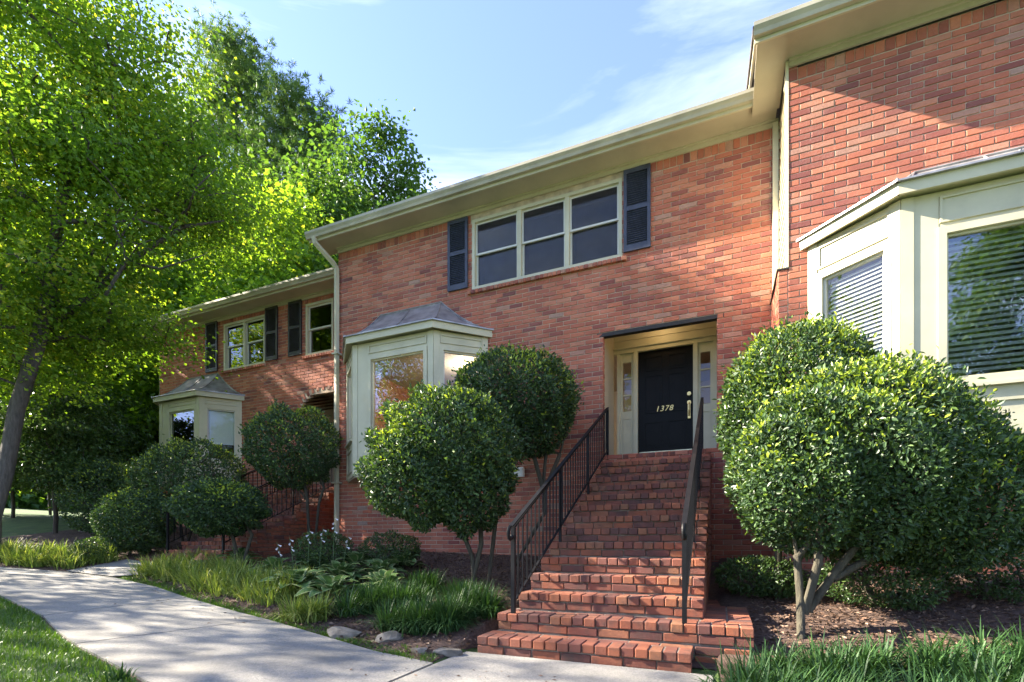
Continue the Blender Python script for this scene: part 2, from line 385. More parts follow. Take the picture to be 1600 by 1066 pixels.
def brick_front(house, Y, x0, x1, z0, z1, holes, brick_holes, singles=0, pick=None, row=True, z_row=6.912, half=0):
    if row: z0 = z_row - math.floor((z_row-z0)/CP)*CP
    mb = MB(); sheet_with_holes(mb, Y+.004, x0, x1, z0, z1, holes)
    m = bpy.data.meshes.new('wall'); m.from_pydata(mb.v, [], mb.f)
    wall = put('wall', m, 'mortar', house)
    A = lay(x0, x1, z0, (z_row if row else z1), brick_holes, half)
    single = np.zeros(len(A), bool)
    if singles:
        px, py, zc = project(A[:,0], np.full(len(A), Y), A[:,1])
        ok = (A[:,2] > BL-.003) & (px > 5) & (px < 1595) & (py > 5) & pick(px, py)
        idx = np.where(ok)[0]; idx = idx[np.argsort(zc[idx])][:singles]; single[idx] = True
        base = house.location
        for i in idx:
            o = bpy.data.objects.new('brick', BRICK_SINGLE); COL.objects.link(o); o.parent = wall
            o.location = (A[i,0]-base[0], Y+.0035+random.uniform(-.0025,.0025)-base[1], A[i,1]-base[2])
            o.rotation_euler = (random.uniform(-.012,.012), random.uniform(-.004,.004), random.uniform(-.006,.006))
    B = A[~single]
    if row:                                          # upright course under the frieze
        n = int((x1-x0)/.1016); r = np.array([(x0+.0508+i*.1016, (z_row+z1)/2, .094, z1-z_row-.012, 0) for i in range(n)])
        keep = [not any(h[0]-.03 < q[0] < h[1]+.03 and h[3] > z_row+.02 for h in holes) for q in r]
        B = np.vstack([B, r[keep]])
    put('brickwork', bricks_np(B, (0, Y), *FRONT), 'brick_wall', wall, kind='stuff')
    return wall
def rowlock_sill(house, wall, x0, x1, Y, z):
    base = house.location; n = int(round((x1-x0)/.079)); me = chamfer_brick((x1-x0)/n-.010, .15, .062); me.materials.append(MATS['brick_wall_single'])
    core = put('sill', MB().box(x0+.004, x1-.004, Y-.045, Y+.06, z-.066, z-.008), 'mortar', house)
    for i in range(n):
        o = bpy.data.objects.new('sill_brick', me); COL.objects.link(o); o.parent = core
        o.location = (x0+(i+.5)*(x1-x0)/n-base[0], Y+.012-base[1], z-.034-base[2]); o.rotation_euler = (R(8)+random.uniform(-.01,.01), 0, 0)
# ------------------------------------------------------------------ windows, shutters
def sash_window(house, x0, x1, z0, z1, Y, units, screen=True, lower_blind=None):
    fr = ((0, Y), (1, 0), (0, -1))
    w = put('window', MB().frame(fr, x0, x1, z0, z1, .055, -.09, .012), 'cream', house)
    ux = np.linspace(x0+.055, x1-.055, units+1)
    for i in range(units):
        a, b = ux[i], ux[i+1]
        if i: put('mullion', MB().fbox(fr, a-.038, a+.038, z0+.055, z1-.055, -.09, .006), 'cream', w)
        a2 = a + (.038 if i else 0); b2 = b - (.038 if i < units-1 else 0); zm = (z0+z1)/2+.02
        put('upper_sash', MB().frame(fr, a2, b2, zm-.02, z1-.055, .034, -.066, -.036), 'sash', w)
        put('lower_sash', MB().frame(fr, a2, b2, z0+.055, zm+.02, .036, -.100, -.068), 'sash', w)
        put('pane', MB().fbox(fr, a2+.034, b2-.034, zm+.014, z1-.089, -.053, -.049), 'glass_bright', w)
        put('pane', MB().fbox(fr, a2+.036, b2-.036, z0+.091, zm-.016, -.086, -.082), 'glass_bright', w)
        if screen:
            put('insect_screen', MB().fbox(fr, a2+.034, b2-.034, zm+.014, z1-.089, -.0405, -.039), 'screen', w)
            put('insect_screen', MB().fbox(fr, a2+.036, b2-.036, z0+.091, zm-.016, -.0735, -.072), 'screen', w)
            put('curtain', MB().fbox(fr, a2+.02, b2-.02, z0+.055, z1-.06, -.36, -.35), 'curtain_grey', w)
        elif lower_blind: put('blind', MB().fbox(fr, a2+.02, b2-.02, z0+.06, zm, -.16, -.15), lower_blind, w)
    return w
def shutter(house, x0, x1, z0, z1, Y, mat):
    fr = ((0, Y), (1, 0), (0, -1)); zm = z0 + (z1-z0)*.52; st = .052
    m = MB(); m.fbox(fr, x0, x0+st, z0, z1, .012, .048); m.fbox(fr, x1-st, x1, z0, z1, .012, .048)
    m.fbox(fr, x0+st, x1-st, z0, z0+.10, .012, .046); m.fbox(fr, x0+st, x1-st, z1-.07, z1, .012, .046); m.fbox(fr, x0+st, x1-st, zm-.035, zm+.035, .012, .046)
    s = put('shutter', m, mat, house)
    lv = MB()
    for a, b in ((z0+.10, zm-.035), (zm+.035, z1-.07)):
        n = int((b-a)/.034)
        for i in range(n):
            z = a + (i+.5)*(b-a)/n
            lv.add([(x0+st,Y-.018,z+.018),(x1-st,Y-.018,z+.018),(x1-st,Y-.040,z-.012),(x0+st,Y-.040,z-.012),
                    (x0+st,Y-.013,z+.014),(x1-st,Y-.013,z+.014),(x1-st,Y-.035,z-.017),(x0+st,Y-.035,z-.017)],
                   [(0,3,2,1),(4,5,6,7),(0,1,5,4),(1,2,6,5),(2,3,7,6),(3,0,4,7)])
    lv.fbox(fr, x0+st, x1-st, z0+.1, z1-.07, .008, .011)
    put('louvres', lv, mat, s, kind='stuff')
    return s
# ------------------------------------------------------------------ bays
def bay(house, xlw, xlf, xrf, xrw, Yw, p, zb, zsill, zhead, dz=0.0, front_win=(.40, .22), blinds=None, ridge=5.56):
    Yf = Yw - p; zt = 4.73 + dz
    P = [np.array([xlw, Yw]), np.array([xlf, Yf]), np.array([xrf, Yf]), np.array([xrw, Yw])]
    body = MB(); mb_m = MB(); subs = []
    for k in range(3):
        A, B = P[k], P[k+1]; Ln = np.linalg.norm(B-A); u = (B-A)/Ln; n = np.array([u[1], -u[0]])
        fr = (A, u, n)
        if k == 1: wl, wr = front_win[0], Ln-front_win[1]
        else: wl, wr = .17, Ln-.15
        body.fbox(fr, .002, wl-.06, zb, zt, -.09, 0); body.fbox(fr, wr+.06, Ln-.002, zb, zt, -.09, 0)
        body.fbox(fr, wl-.06, wr+.06, zb, zsill-.03, -.09, -.004); body.fbox(fr, wl-.06, wr+.06, zhead+.06, zt, -.09, -.004)
        body.fbox(fr, 0, .11, zb+.02, zt, -.002, .014); body.fbox(fr, Ln-.11, Ln, zb+.02, zt, -.002, .014)      # corner boards
        mb_m.frame(fr, wl-.07, wr+.07, zsill+.0, zhead+.07, .075, -.012, .022)                                 # casing
        mb_m.frame(fr, wl-.05, wr+.05, zhead+.12, zt-.06, .022, -.01, .014)                                    # frieze panel
        if zsill-zb > .4: mb_m.frame(fr, wl-.05, wr+.05, zb+.10, zsill-.16, .03, -.01, .016)
        subs.append((fr, wl, wr, k))
    bw = put('bay_window', body, 'cream', house)
    put('moulding', mb_m, 'cream', bw)
    for z0, z1, nm_ in ((zb-.03, zb+.01, 'floor_board'), (zt-.03, zt, 'ceiling_board')):
        fl = MB()
        q = [(*(P[0]+(.02,.0)), z0), (*(P[1]+(.02,.02)), z0), (*(P[2]+(-.02,.02)), z0), (*(P[3]+(-.02,0)), z0)]
        fl.add(q+[(a, b, z1) for a, b, _ in q], [(3,2,1,0),(4,5,6,7),(0,1,5,4),(1,2,6,5),(2,3,7,6),(3,0,4,7)])
        put(nm_, fl, 'soffit', bw)
    for fr, wl, wr, k in subs:
        put('sill', MB().fbox(fr, wl-.10, wr+.10, zsill-.032, zsill, -.09, .055), 'cream', bw)
        put('window_frame', MB().frame(fr, wl, wr, zsill+.075, zhead, .03, -.07, -.02), 'sash' if k != 1 else 'cream', bw)
        put('pane', MB().fbox(fr, wl+.03, wr-.03, zsill+.105, zhead-.03, -.050, -.045), 'glass_bright' if blinds and k == 1 else 'glass', bw)
        if blinds and blinds.get(k): blinds[k](bw, fr, wl+.03, wr-.03, zsill+.105, zhead-.03)
    # roof: fascia, flared metal skin, seams
    ov = .14; E = []
    e0 = P[0] + np.array([-.10, 0]); e3 = P[3] + np.array([.10, 0])
    E = [e0, P[1]+np.array([-.06, -ov]), P[2]+np.array([.06, -ov]), e3]
    fa = MB(); ze0, ze1 = zt-.01, 4.845+dz
    for k in range(3):
        A, B = E[k], E[k+1]; Ln = np.linalg.norm(B-A); u = (B-A)/Ln; n = np.array([u[1], -u[0]])
        fa.fbox((A, u, n), 0, Ln, ze0, ze1, -.03, 0)
    q = [(*e, ze0+.035) for e in E]; fa.add(q+[(a, b, ze0+.05) for a, b, _ in q], [(3,2,1,0),(4,5,6,7)])
    put('fascia', fa, 'cream', bw)
    RL, RR = np.array([xlf+(.12 if ridge > 5.5 else .30), Yw-.004]), np.array([xrf-.25, Yw-.004]); zr = ridge; rows = 9
    E2 = [E[0]+(-.03,0), E[1]+(-.02,-.035), E[2]+(.02,-.035), E[3]+(.03,0)]
    prof = lambda t: ze1+.012 + (zr-ze1-.012)*(t**1.55)
    rf = MB()
    def skin(a0, a1, b0, b1):
        c = 7; v = []
        for i in range(rows+1):
            t = i/rows
            for j in range(c+1):
                g = j/c; q = (a0*(1-g)+a1*g)*(1-t) + (b0*(1-g)+b1*g)*t; v.append((*q, prof(t)))
        rf.add(v, [(i*(c+1)+j, i*(c+1)+j+1, (i+1)*(c+1)+j+1, (i+1)*(c+1)+j) for i in range(rows) for j in range(c)])
    skin(E2[0], E2[1], RL, RL+.0001); skin(E2[1], E2[2], RL, RR); skin(E2[2], E2[3], RR, RR+.0001)
    roof = put('roof', rf, 'bay_metal', bw, smooth=True)
    ed = MB()
    for k in range(3):
        A, B = E2[k], E2[k+1]; Ln = np.linalg.norm(B-A); u = (B-A)/Ln; n = np.array([u[1], -u[0]])
        ed.fbox((A, u, n), 0, Ln, ze1-.006, ze1+.014, -.04, .006)
    put('drip_edge', ed, 'bay_metal', bw)
    for a, b in ((E2[1], RL), (E2[2], RR), (E2[1]*.5+E2[2]*.5, RL*.5+RR*.5)):
        pts = [(*(a*(1-t)+b*t), prof(t)+.008) for t in np.linspace(0, 1, 10)]
        put('seam', MB().tube(pts, .013, 5), 'bay_metal', bw, smooth=True)
    put('flashing_or_shade_gap', MB().tube([(*E2[0], ze1+.02)]+[(*(E2[0]*(1-t)+RL*t), prof(t)+.012) for t in np.linspace(.1, 1, 8)]+[(*(RR*(1-t)+E2[3]*t), prof(1-t)+.012) for t in np.linspace(0, 1, 9)], .016, 5), 'bay_metal', bw)
    return bw
def slat_blind(pitch, mat, z_to=None):
    def f(bw, fr, a, b, z0, z1):
        lo = z_to if z_to else z0+.02; n = int((z1-lo)/pitch)
        me = MB().fbox(((0,0),(1,0),(0,-1)), 0, b-a-.03, -.002, .002, -.028, .028).mesh('blind_slat'); me.materials.append(MATS[mat])
        base = root_of(bw).location; O, u, n_ = fr; ang = math.atan2(u[1], u[0])
        for i in range(n):
            z = z1-.03-i*pitch
            o = bpy.data.objects.new('blind_slat', me); COL.objects.link(o); o.parent = bw
            o.location = (O[0]+u[0]*(a+.015)-n_[0]*.115-base[0], O[1]+u[1]*(a+.015)-n_[1]*.115-base[1], z-base[2]); o.rotation_euler = (R(50), 0, ang)
    return f
def flat_blind(mat, z_to=None, vertical=False):
    def f(bw, fr, a, b, z0, z1):
        m = MB(); n = 14
        if vertical:
            for i in range(n):
                s = a + (b-a)*i/n; m.fbox(fr, s+.004, s+(b-a)/n+.003, z0, z1, -.11-.012*(i % 2), -.105-.012*(i % 2))
        else: m.fbox(fr, a, b, z_to or z0, z1, -.12, -.112)
        put('blind', m, mat, bw)
    return f
# ------------------------------------------------------------------ eaves and roof
def eaves(house, x0, x1, Yw, wx0, wx1, ztop=7.29, dz=0.0):
    Yo = Yw - .45; z = ztop + dz
    put('soffit', MB().box(x0+.02, x1-.02, Yo+.02, Yw+.10, z-.135, z-.115), 'soffit', house)
    put('frieze_board', MB().box(wx0+.002, wx1-.002, Yw-.028, Yw-.001, z-.225, z-.137).box(wx0+.002, wx1-.002, Yw-.055, Yw-.029, z-.165, z-.136), 'soffit', house)
    put('fascia', MB().box(x0, x1, Yo-.01, Yo+.018, z-.17, z-.02), 'cream', house)
    g = [(Yo-.012, z-.125), (Yo-.07, z-.125), (Yo-.085, z-.085), (Yo-.115, z-.045), (Yo-.118, z), (Yo-.108, z), (Yo-.105, z-.04), (Yo-.075, z-.08), (Yo-.064, z-.115), (Yo-.012, z-.115)]
    put('gutter', MB().extrude(g, x0-.02, x1+.0), 'gutter', house)
    sl = .42; Yr = Yw+4.6; zr = z + .0 + sl*(Yr-Yo)
    t = .09
    rf = MB(); x0r, x1r = x0-.03, x1
    q = [(Yo-.05, z+.012), (Yr, zr), (Yr+5.0, z+.012), (Yr+5.0, z-.07), (Yr, zr-t), (Yo-.012, z-.06)]
    rf.extrude(q, x0r, x1r)
    roof = put('roof', rf, 'shingle', house)
    for xe in (x0-.005, ):
        put('rake_board', MB().extrude([(Yo+.01, z-.115), (Yo+.01, z-.02), (Yr, zr-.04), (Yr, zr-.20)], xe, xe+.03), 'cream', roof)
    return roof
def shell(house, x0, x1, Yw, depth=9.0, ground=.3):
    put('side_wall', MB().box(x0+.002, x0+.10, Yw+.006, Yw+depth, ground, 7.16), 'brick_wall_flat', house)
    put('side_wall', MB().box(x1-.10, x1-.002, Yw+.006, Yw+depth, ground, 7.16), 'brick_wall_flat', house)
    put('back_wall', MB().box(x0+.1, x1-.1, Yw+depth-.1, Yw+depth, ground, 7.16), 'brick_wall_flat', house)
    m = MB()
    m.box(x0+.11, x1-.11, Yw+.13, Yw+depth-.11, 2.33, 2.38); m.box(x0+.11, x1-.11, Yw+.13, Yw+depth-.11, 4.86, 4.95); m.box(x0+.11, x1-.11, Yw+.13, Yw+depth-.11, 7.08, 7.12)
    m.box(x0+.11, x1-.11, Yw+4.6, Yw+4.7, 2.38, 7.08)
    put('interior', m, 'interior', house)
paint('brick_wall_flat', (.30, .11, .08), .9, .25, 14, bmp=.4)

# ================================================================== ground
def terrain():
    xs = np.unique(np.concatenate([np.linspace(-600, -70, 12), np.linspace(-70, -16, 28), np.arange(-16, 8, .35), [-2.10, -2.06, -.04, 0.0], np.linspace(8, 60, 14), np.linspace(60, 600, 10)]))
    ys = np.unique(np.concatenate([np.linspace(-600, -60, 10), np.linspace(-60, -10, 16), np.arange(-10, 4, .175), np.linspace(4, 60, 16), np.linspace(60, 600, 10)]))
    X, Y = np.meshgrid(xs, ys); Z = zg(X, Y)
    V = np.stack([X, Y, Z], -1).reshape(-1, 3); nx = len(xs)
    i, j = np.meshgrid(np.arange(nx-1), np.arange(len(ys)-1)); b = (j*nx+i).ravel()
    return np_mesh('ground', V, np.stack([b, b+1, b+nx+1, b+nx], 1))
structure('ground', terrain(), 'ground_grass', True)
def bed():
    V = []; Fq = []; xs = np.unique(np.concatenate([np.arange(-15.5, 7.01, .25), [-2.10, -2.06, -.04, 0.0]])); K = 22
    for x in xs:
        yu = float(np.interp(x, YU_X, YU_Y)) + .02; ye = 1.05 if x < -7.4 else (-.02 if x < .75 else -1.02)
        for k in range(K+1):
            y = yu + (ye-yu)*k/K; V.append((x, y, float(zg(x, y)) + .012 + .010*math.sin(x*7+y*5)*math.sin(y*9-x*3)*(0 if k in (0, K) else 1)))
    n = K+1
    for i in range(len(xs)-1):
        for k in range(K): Fq.append((i*n+k, (i+1)*n+k, (i+1)*n+k+1, i*n+k+1))
    return np_mesh('mulch_bed', np.array(V), np.array(Fq))
structure('mulch_bed', bed(), 'mulch', True)
# concrete walk: slabs between a bed edge and a lawn edge
UE = [(-2.06, -4.88), (-2.78, -4.70), (-3.58, -4.48), (-4.6, -4.24), (-5.36, -4.10), (-6.5, -3.86), (-7.65, -3.53), (-9.1, -3.33), (-10.3, -3.45), (-11.6, -3.84), (-14, -4.2), (-18, -4.7), (-24, -5.2)]
LE = [(-2.06, -6.50), (-3.0, -6.28), (-3.69, -6.11), (-4.85, -5.88), (-5.51, -5.71), (-6.3, -5.46), (-7.87, -5.16), (-9.6, -5.02), (-11, -5.1), (-12.3, -5.3), (-14.6, -5.6), (-18.5, -6.1), (-24.3, -6.6)]
def poly_slab(name, top, parent, th=.10, crown=.022):
    n = len(top); c = np.mean(np.array(top), 0)
    V = [(x, y, float(zwalk(x))+crown) for x, y in top] + [(x, y, float(zwalk(x))-th) for x, y in top]
    m = MB(); m.add(V, [tuple(range(n)), tuple(reversed(range(n, 2*n)))] + [(i, n+i, n+(i+1) % n, (i+1) % n) for i in range(n)])
    return put(name, m, 'concrete', parent)
walk = structure('walkway', MB().add([(x, y, float(zwalk(x))-.02) for x, y in UE] + [(x, y, float(zwalk(x))-.02) for x, y in reversed(LE)], [tuple(range(len(UE)+len(LE)))]) or (lambda m: m)(MB()), 'concrete') if False else None
wm = MB(); nU = len(UE)
wm.add([(x, y, float(zwalk(x))+.004) for x, y in UE] + [(x, y, float(zwalk(x))+.004) for x, y in LE], [(i, i+1, nU+i+1, nU+i) for i in range(nU-1)])
walk = structure('walkway', wm, 'mulch')
def slab_between(i0, i1):
    top = [UE[i] for i in range(i0, i1+1)] + [LE[i] for i in range(i1, i0-1, -1)]
    a = np.array(top); c = a.mean(0); 
    return top
def inset(top, g=.009):
    a = np.array(top); c = a.mean(0); out = []
    for q in a:
        d = c-q; out.append(tuple(q + d/np.linalg.norm(d)*g*1.4))
    return out
for i0, i1 in ((0, 3), (3, 5), (5, 7), (7, 9), (9, 10), (10, 11), (11, 12)):
    poly_slab('slab', inset(slab_between(i0, i1)), walk)
pad = [(-2.04, -4.90), (-2.02, -4.43), (-.05, -4.43), (-.02, -6.3), (-.02, -9.6), (-2.04, -9.6), (-2.04, -6.50)]
poly_slab('slab', pad, walk)
br = [(-9.15, -3.30), (-10.25, -3.42), (-10.35, -2.42), (-8.0, -2.42), (-8.6, -2.9)]
pathm = MB(); pathm.add([(x, y, float(zg(x, y))+.03) for x, y in br], [tuple(range(len(br)))])
structure('path', pathm, 'concrete')
# moss and weeds along the bed edge
def strip_points(n, spread, rng, x0=-9, x1=-2.1):
    x = rng.uniform(x0, x1, n); y = np.interp(x, YU_X, YU_Y) + np.abs(rng.normal(0, spread, n)) - .02
    return np.stack([x, y, zg(x, y)+.012], 1)

# ================================================================== houses
G_H = 'brick townhouses in the row'
# ---- centre
XC0, XC1 = -7.45, .80
centre = thing('brick_townhouse', 'middle brick townhouse with triple upstairs window and black front door numbered 1378', 'house', (-3.3, 0, .3), G_H)
WIN = (-4.267, -1.496, 5.66, 6.965)
PORCH = (-1.815, -.046, 2.40, 4.455)
BAYC = (-6.98, -4.0, 2.34, 4.70)
holes_c = [WIN, PORCH, BAYC]
def pick_c(px, py): return (px > 640) & (py < 560) & (px < 1210)
wall_c = brick_front(centre, 0.0, XC0, .80, .35, 7.07, holes_c, holes_c, 300, pick_c)
put('lintel', MB().box(PORCH[0]-.10, PORCH[1]+.10, -.004, .10, 4.40, 4.462), 'lintel_steel', centre)
# porch jambs in brick
for xj, sgn in ((PORCH[0], 1), (PORCH[1], -1)):
    A = lay(.005, .105, .35+26*CP, 4.44, [])
    put('jamb', bricks_np(A, (xj+sgn*.004, 0), np.array([0., 1.]), np.array([sgn*1., 0.])), 'brick_wall', wall_c, kind='stuff')
sash_window(centre, WIN[0], WIN[1], WIN[2], WIN[3], 0.0, 3)
rowlock_sill(centre, wall_c, -4.35, -1.42, 0.0, 5.655)
shutter(centre, -4.774, -4.348, 5.72, 7.04, 0.0, 'shutter_navy'); shutter(centre, -1.465, -1.036, 5.71, 7.045, 0.0, 'shutter_navy')
bay(centre, -7.22, -6.48, -4.69, -3.95, 0.0, .67, 2.24, 2.95, 4.40, front_win=(.42, .20))
eaves(centre, -7.80, .76, 0.0, XC0, .78)
shell(centre, XC0, .80, 0.0)
# downspout
dsp = [(-7.62, -.52, 7.17), (-7.60, -.50, 7.06), (-7.44, -.14, 6.78), (-7.42, -.085, 6.70), (-7.42, -.085, .72), (-7.42, -.16, .60), (-7.42, -.34, .56)]
m = MB()
m.tube(dsp[:5], .052, 4); put('downspout', m, 'cream', centre)
put('downspout_strap', MB().box(-7.50, -7.345, -.15, -.01, 4.9, 4.93).box(-7.50, -7.345, -.15, -.01, 2.2, 2.23), 'cream', centre)
put('downspout_shoe', MB().tube(dsp[4:], .055, 4), 'cream', centre)
# porch recess
PY = .96
pm = MB()
pm.box(PORCH[0]-.06, PORCH[0]-.004, .112, PY, 2.40, 5.0); pm.box(PORCH[1]+.004, PORCH[1]+.06, .112, PY, 2.40, 5.0)
put('porch_side', pm, 'soffit', centre)
put('porch_ceiling', MB().box(PORCH[0]-.06, PORCH[1]+.06, .112, PY, 4.98, 5.03), 'cream', centre)
put('porch_back', MB().box(PORCH[0]-.06, PORCH[1]+.06, PY+.002, PY+.06, 4.52, 5.0).box(PORCH[0]-.06, PORCH[1]+.06, PY-.012, PY+.001, 4.66, 4.68), 'cream', centre)
put('porch_floor', MB().box(PORCH[0]+.002, PORCH[1]-.002, .01, PY, 2.34, 2.396), 'mortar_step', centre)
FB = ((0, PY), (1, 0), (0, -1))
dx0, dx1, dz0, dz1 = -1.384, -.443, 2.43, 4.42
case = MB(); case.fbox(FB, dx0-.075, dx0, 2.40, 4.42, -.06, .03); case.fbox(FB, dx1, dx1+.075, 2.40, 4.42, -.06, .03)
case.fbox(FB, PORCH[0]-.03, PORCH[1]+.03, 4.421, 4.525, -.06, .03); case.fbox(FB, PORCH[0]-.03, PORCH[1]+.03, 4.50, 4.54, .031, .055)
case.fbox(FB, -1.76, -1.70, 2.40, 4.42, -.06, .026); case.fbox(FB, -.12, -.06, 2.40, 4.42, -.06, .026)
put('door_casing', case, 'cream', centre)
put('threshold', MB().fbox(FB, dx0, dx1, 2.398, 2.43, -.05, .06), 'kick_brass', centre)
for a, b in ((-1.70, dx0-.075), (dx1+.075, -.12)):
    sd = MB(); sd.fbox(FB, a, b, 2.40, 3.36, -.05, -.005); sd.fbox(FB, a, b, 4.26, 4.42, -.05, -.005)
    sd.fbox(FB, a, a+.045, 3.36, 4.26, -.05, -.005); sd.fbox(FB, b-.045, b, 3.36, 4.26, -.05, -.005)
    s = put('sidelight', sd, 'cream', centre)
    put('panel_moulding', MB().frame(FB, a+.04, b-.04, 2.52, 3.24, .018, -.004, .008), 'cream', s)
    for i in range(3):
        z0 = 3.36+i*.30; put('pane', MB().fbox(FB, a+.045, b-.045, z0+.011, z0+.289, -.034, -.030), 'glass', s)
        if i: put('muntin', MB().fbox(FB, a+.045, b-.045, z0-.011, z0+.011, -.05, -.012), 'cream', s)
door = put('door', MB().fbox(FB, dx0+.003, dx1-.003, 2.432, 4.417, -.055, -.022), 'door_black', centre)
dw = dx1-dx0
for a, b, c, d in ((.12, .45, 1.62, 1.88), (.55, .88, 1.62, 1.88), (.12, .45, .86, 1.54), (.55, .88, .86, 1.54), (.12, .45, .24, .70), (.55, .88, .24, .70)):
    pmould = MB(); x0, x1, z0, z1 = dx0+dw*a, dx0+dw*b, 2.43+c, 2.43+d
    pmould.frame(FB, x0, x1, z0, z1, .018, -.022, -.012)
    pmould.fbox(FB, x0+.045, x1-.045, z0+.045, z1-.045, -.022, -.016)
    put('door_panel', pmould, 'door_black', door)
put('kick_plate', MB().fbox(FB, dx0+.02, dx1-.02, 2.445, 2.60, -.0218, -.018), 'kick_brass', door)
cu = bpy.data.curves.new('house_number', 'FONT'); cu.body = '1378'; cu.size = .135; cu.shear = .25; cu.extrude = .006; cu.space_character = 1.15; cu.align_x = 'CENTER'
tmp = bpy.data.objects.new('tmp', cu); COL.objects.link(tmp); dg = bpy.context.evaluated_depsgraph_get(); dg.update()
nm = bpy.data.meshes.new_from_object(tmp.evaluated_get(dg)); bpy.data.objects.remove(tmp)
nm.materials.clear(); nm.transform(Matrix.Translation((-.93, PY+.013, 3.31)) @ Matrix.Rotation(R(90), 4, 'X'))
put('house_number', nm, 'brass', door)
hx = dx1-.065
def disc(mb, x, z, r, y0, y1, s=14):
    mb.tube([(x, y0, z), (x, y1, z)], r, s); return mb
put('deadbolt', disc(MB(), hx, 3.56, .034, PY+.02, PY-.03), 'brass', door, smooth=False)
hb = disc(MB(), hx, 3.41, .034, PY+.02, PY-.02); hb.tube([(hx, PY-.01, 3.40), (hx, PY-.05, 3.36), (hx+.005, PY-.055, 3.27), (hx, PY-.03, 3.19), (hx, PY, 3.18)], [.014, .015, .013, .013, .016], 8); hb.box(hx-.022, hx+.022, PY-.012, PY+.022, 3.13, 3.44)
put('door_handle', hb, 'brass', door)
lamp = put('porch_light', MB().tube([(-.93, .55, 4.98), (-.93, .55, 4.955), (-.93, .55, 4.95)], [.11, .11, .06], 16), 'brass', centre)
put('bulb', MB().tube([(-.93, .55, 4.95), (-.93, .55, 4.90), (-.93, .55, 4.87)], [.03, .045, .02], 10), 'lamp_glow', lamp)
pl = bpy.data.lights.new('porch_bulb', 'POINT'); pl.energy = 1.1; pl.color = (1, .68, .33); pl.shadow_soft_size = .05
po = bpy.data.objects.new('porch_bulb', pl); COL.objects.link(po); po.parent = lamp; po.location = Vector((-.93, .55, 4.83)) - centre.location
lamp2 = put('ceiling_light', MB().tube([(-5.1, 1.4, 4.86), (-5.1, 1.4, 4.82), (-5.1, 1.4, 4.78)], [.16, .16, .10], 16), 'lamp_glow', centre)
pl = bpy.data.lights.new('room_bulb', 'POINT'); pl.energy = 24; pl.color = (1, .86, .66); pl.shadow_soft_size = .12
po = bpy.data.objects.new('room_bulb', pl); COL.objects.link(po); po.parent = lamp2; po.location = Vector((-5.1, 1.4, 4.70)) - centre.location
put('utility_box', MB().box(-3.40, -3.22, -.07, -.001, 2.13, 2.30).box(-3.38, -3.24, -.082, -.071, 2.15, 2.28), 'utility_white', centre)

# ---- right
XR0, XR1, YR = .80, 9.2, -1.0
right = thing('brick_townhouse', 'nearest brick townhouse at right, its bay window hung with white blinds', 'house', (5, YR, .3), G_H)
BAYR = (1.12, 4.3, 2.1, 4.66)
def pick_r(px, py): return (py < 395) & (px > 1236)
holes_r = [BAYR]
wall_r = brick_front(right, YR, XR0, XR1, .30, 7.0, holes_r, holes_r, 300, pick_r, z_row=6.845, half=1)
# brick return below the lap siding (stands proud to the left)
zr_top = 4.46; XV = .685
put('return_wall', MB().box(XV+.008, XR0-.002, YR+.004, -.02, .3, zr_top-.02), 'mortar', right)
A = lay(XV, XR0-.012, .30, zr_top, [], 1); put('brickwork', bricks_np(A, (0, YR), *FRONT), 'brick_wall', wall_r, kind='stuff')
A = lay(YR, -.03, .30, zr_top, []); put('brickwork', bricks_np(A, (XV+.006, 0), np.array([0., 1.]), np.array([-1., 0.])), 'brick_wall', wall_r, kind='stuff')
put('flashing_or_shade_gap', MB().box(XV-.02, XR0-.002, YR-.015, -.01, zr_top, zr_top+.02), 'lintel_steel', right)  # dark strip painted in place of the shadow gap under the siding
sid = put('siding', MB().box(XR0+.001, XR0+.03, YR+.05, 3.0, zr_top+.03, 7.3), 'siding', right)
nb = 18; bh = (7.12-zr_top-.03)/nb
for i in range(nb):
    z0 = zr_top+.03+i*bh; y0, y1 = YR+.075, -.075
    mbd = MB(); mbd.add([(XR0-.024,y0,z0),(XR0-.024,y1,z0),(XR0-.004,y1,z0+bh+.012),(XR0-.004,y0,z0+bh+.012),(XR0,y0,z0),(XR0,y1,z0),(XR0,y1,z0+bh+.012),(XR0,y0,z0+bh+.012)],
                        [(0,1,2,3),(4,7,6,5),(0,4,5,1),(2,6,7,3),(0,3,7,4),(1,5,6,2)])
    put('siding_board', mbd, 'siding', sid)
put('corner_board', MB().box(XR0-.034, XR0-.001, YR-.012, YR+.07, zr_top+.021, 7.13), 'siding', right)
put('corner_trim', MB().box(XR0-.10, XR0-.025, -.07, -.006, zr_top+.03, 7.10), 'cream', right)
bay(right, 1.02, 1.80, 3.62, 4.40, YR, .62, 1.95, 2.60, 4.22, dz=-.055, front_win=(.385, .25), ridge=5.30,
    blinds={0: slat_blind(.05, 'blind_white'), 1: slat_blind(.060, 'blind_white')})
eaves(right, .39, XR1, YR, XR0, XR1, ztop=7.25)
put('eave_return', MB().box(.415, XR0-.036, YR-.428, -.30, 7.10, 7.113), 'soffit', right)
shell(right, XR0, XR1, YR)
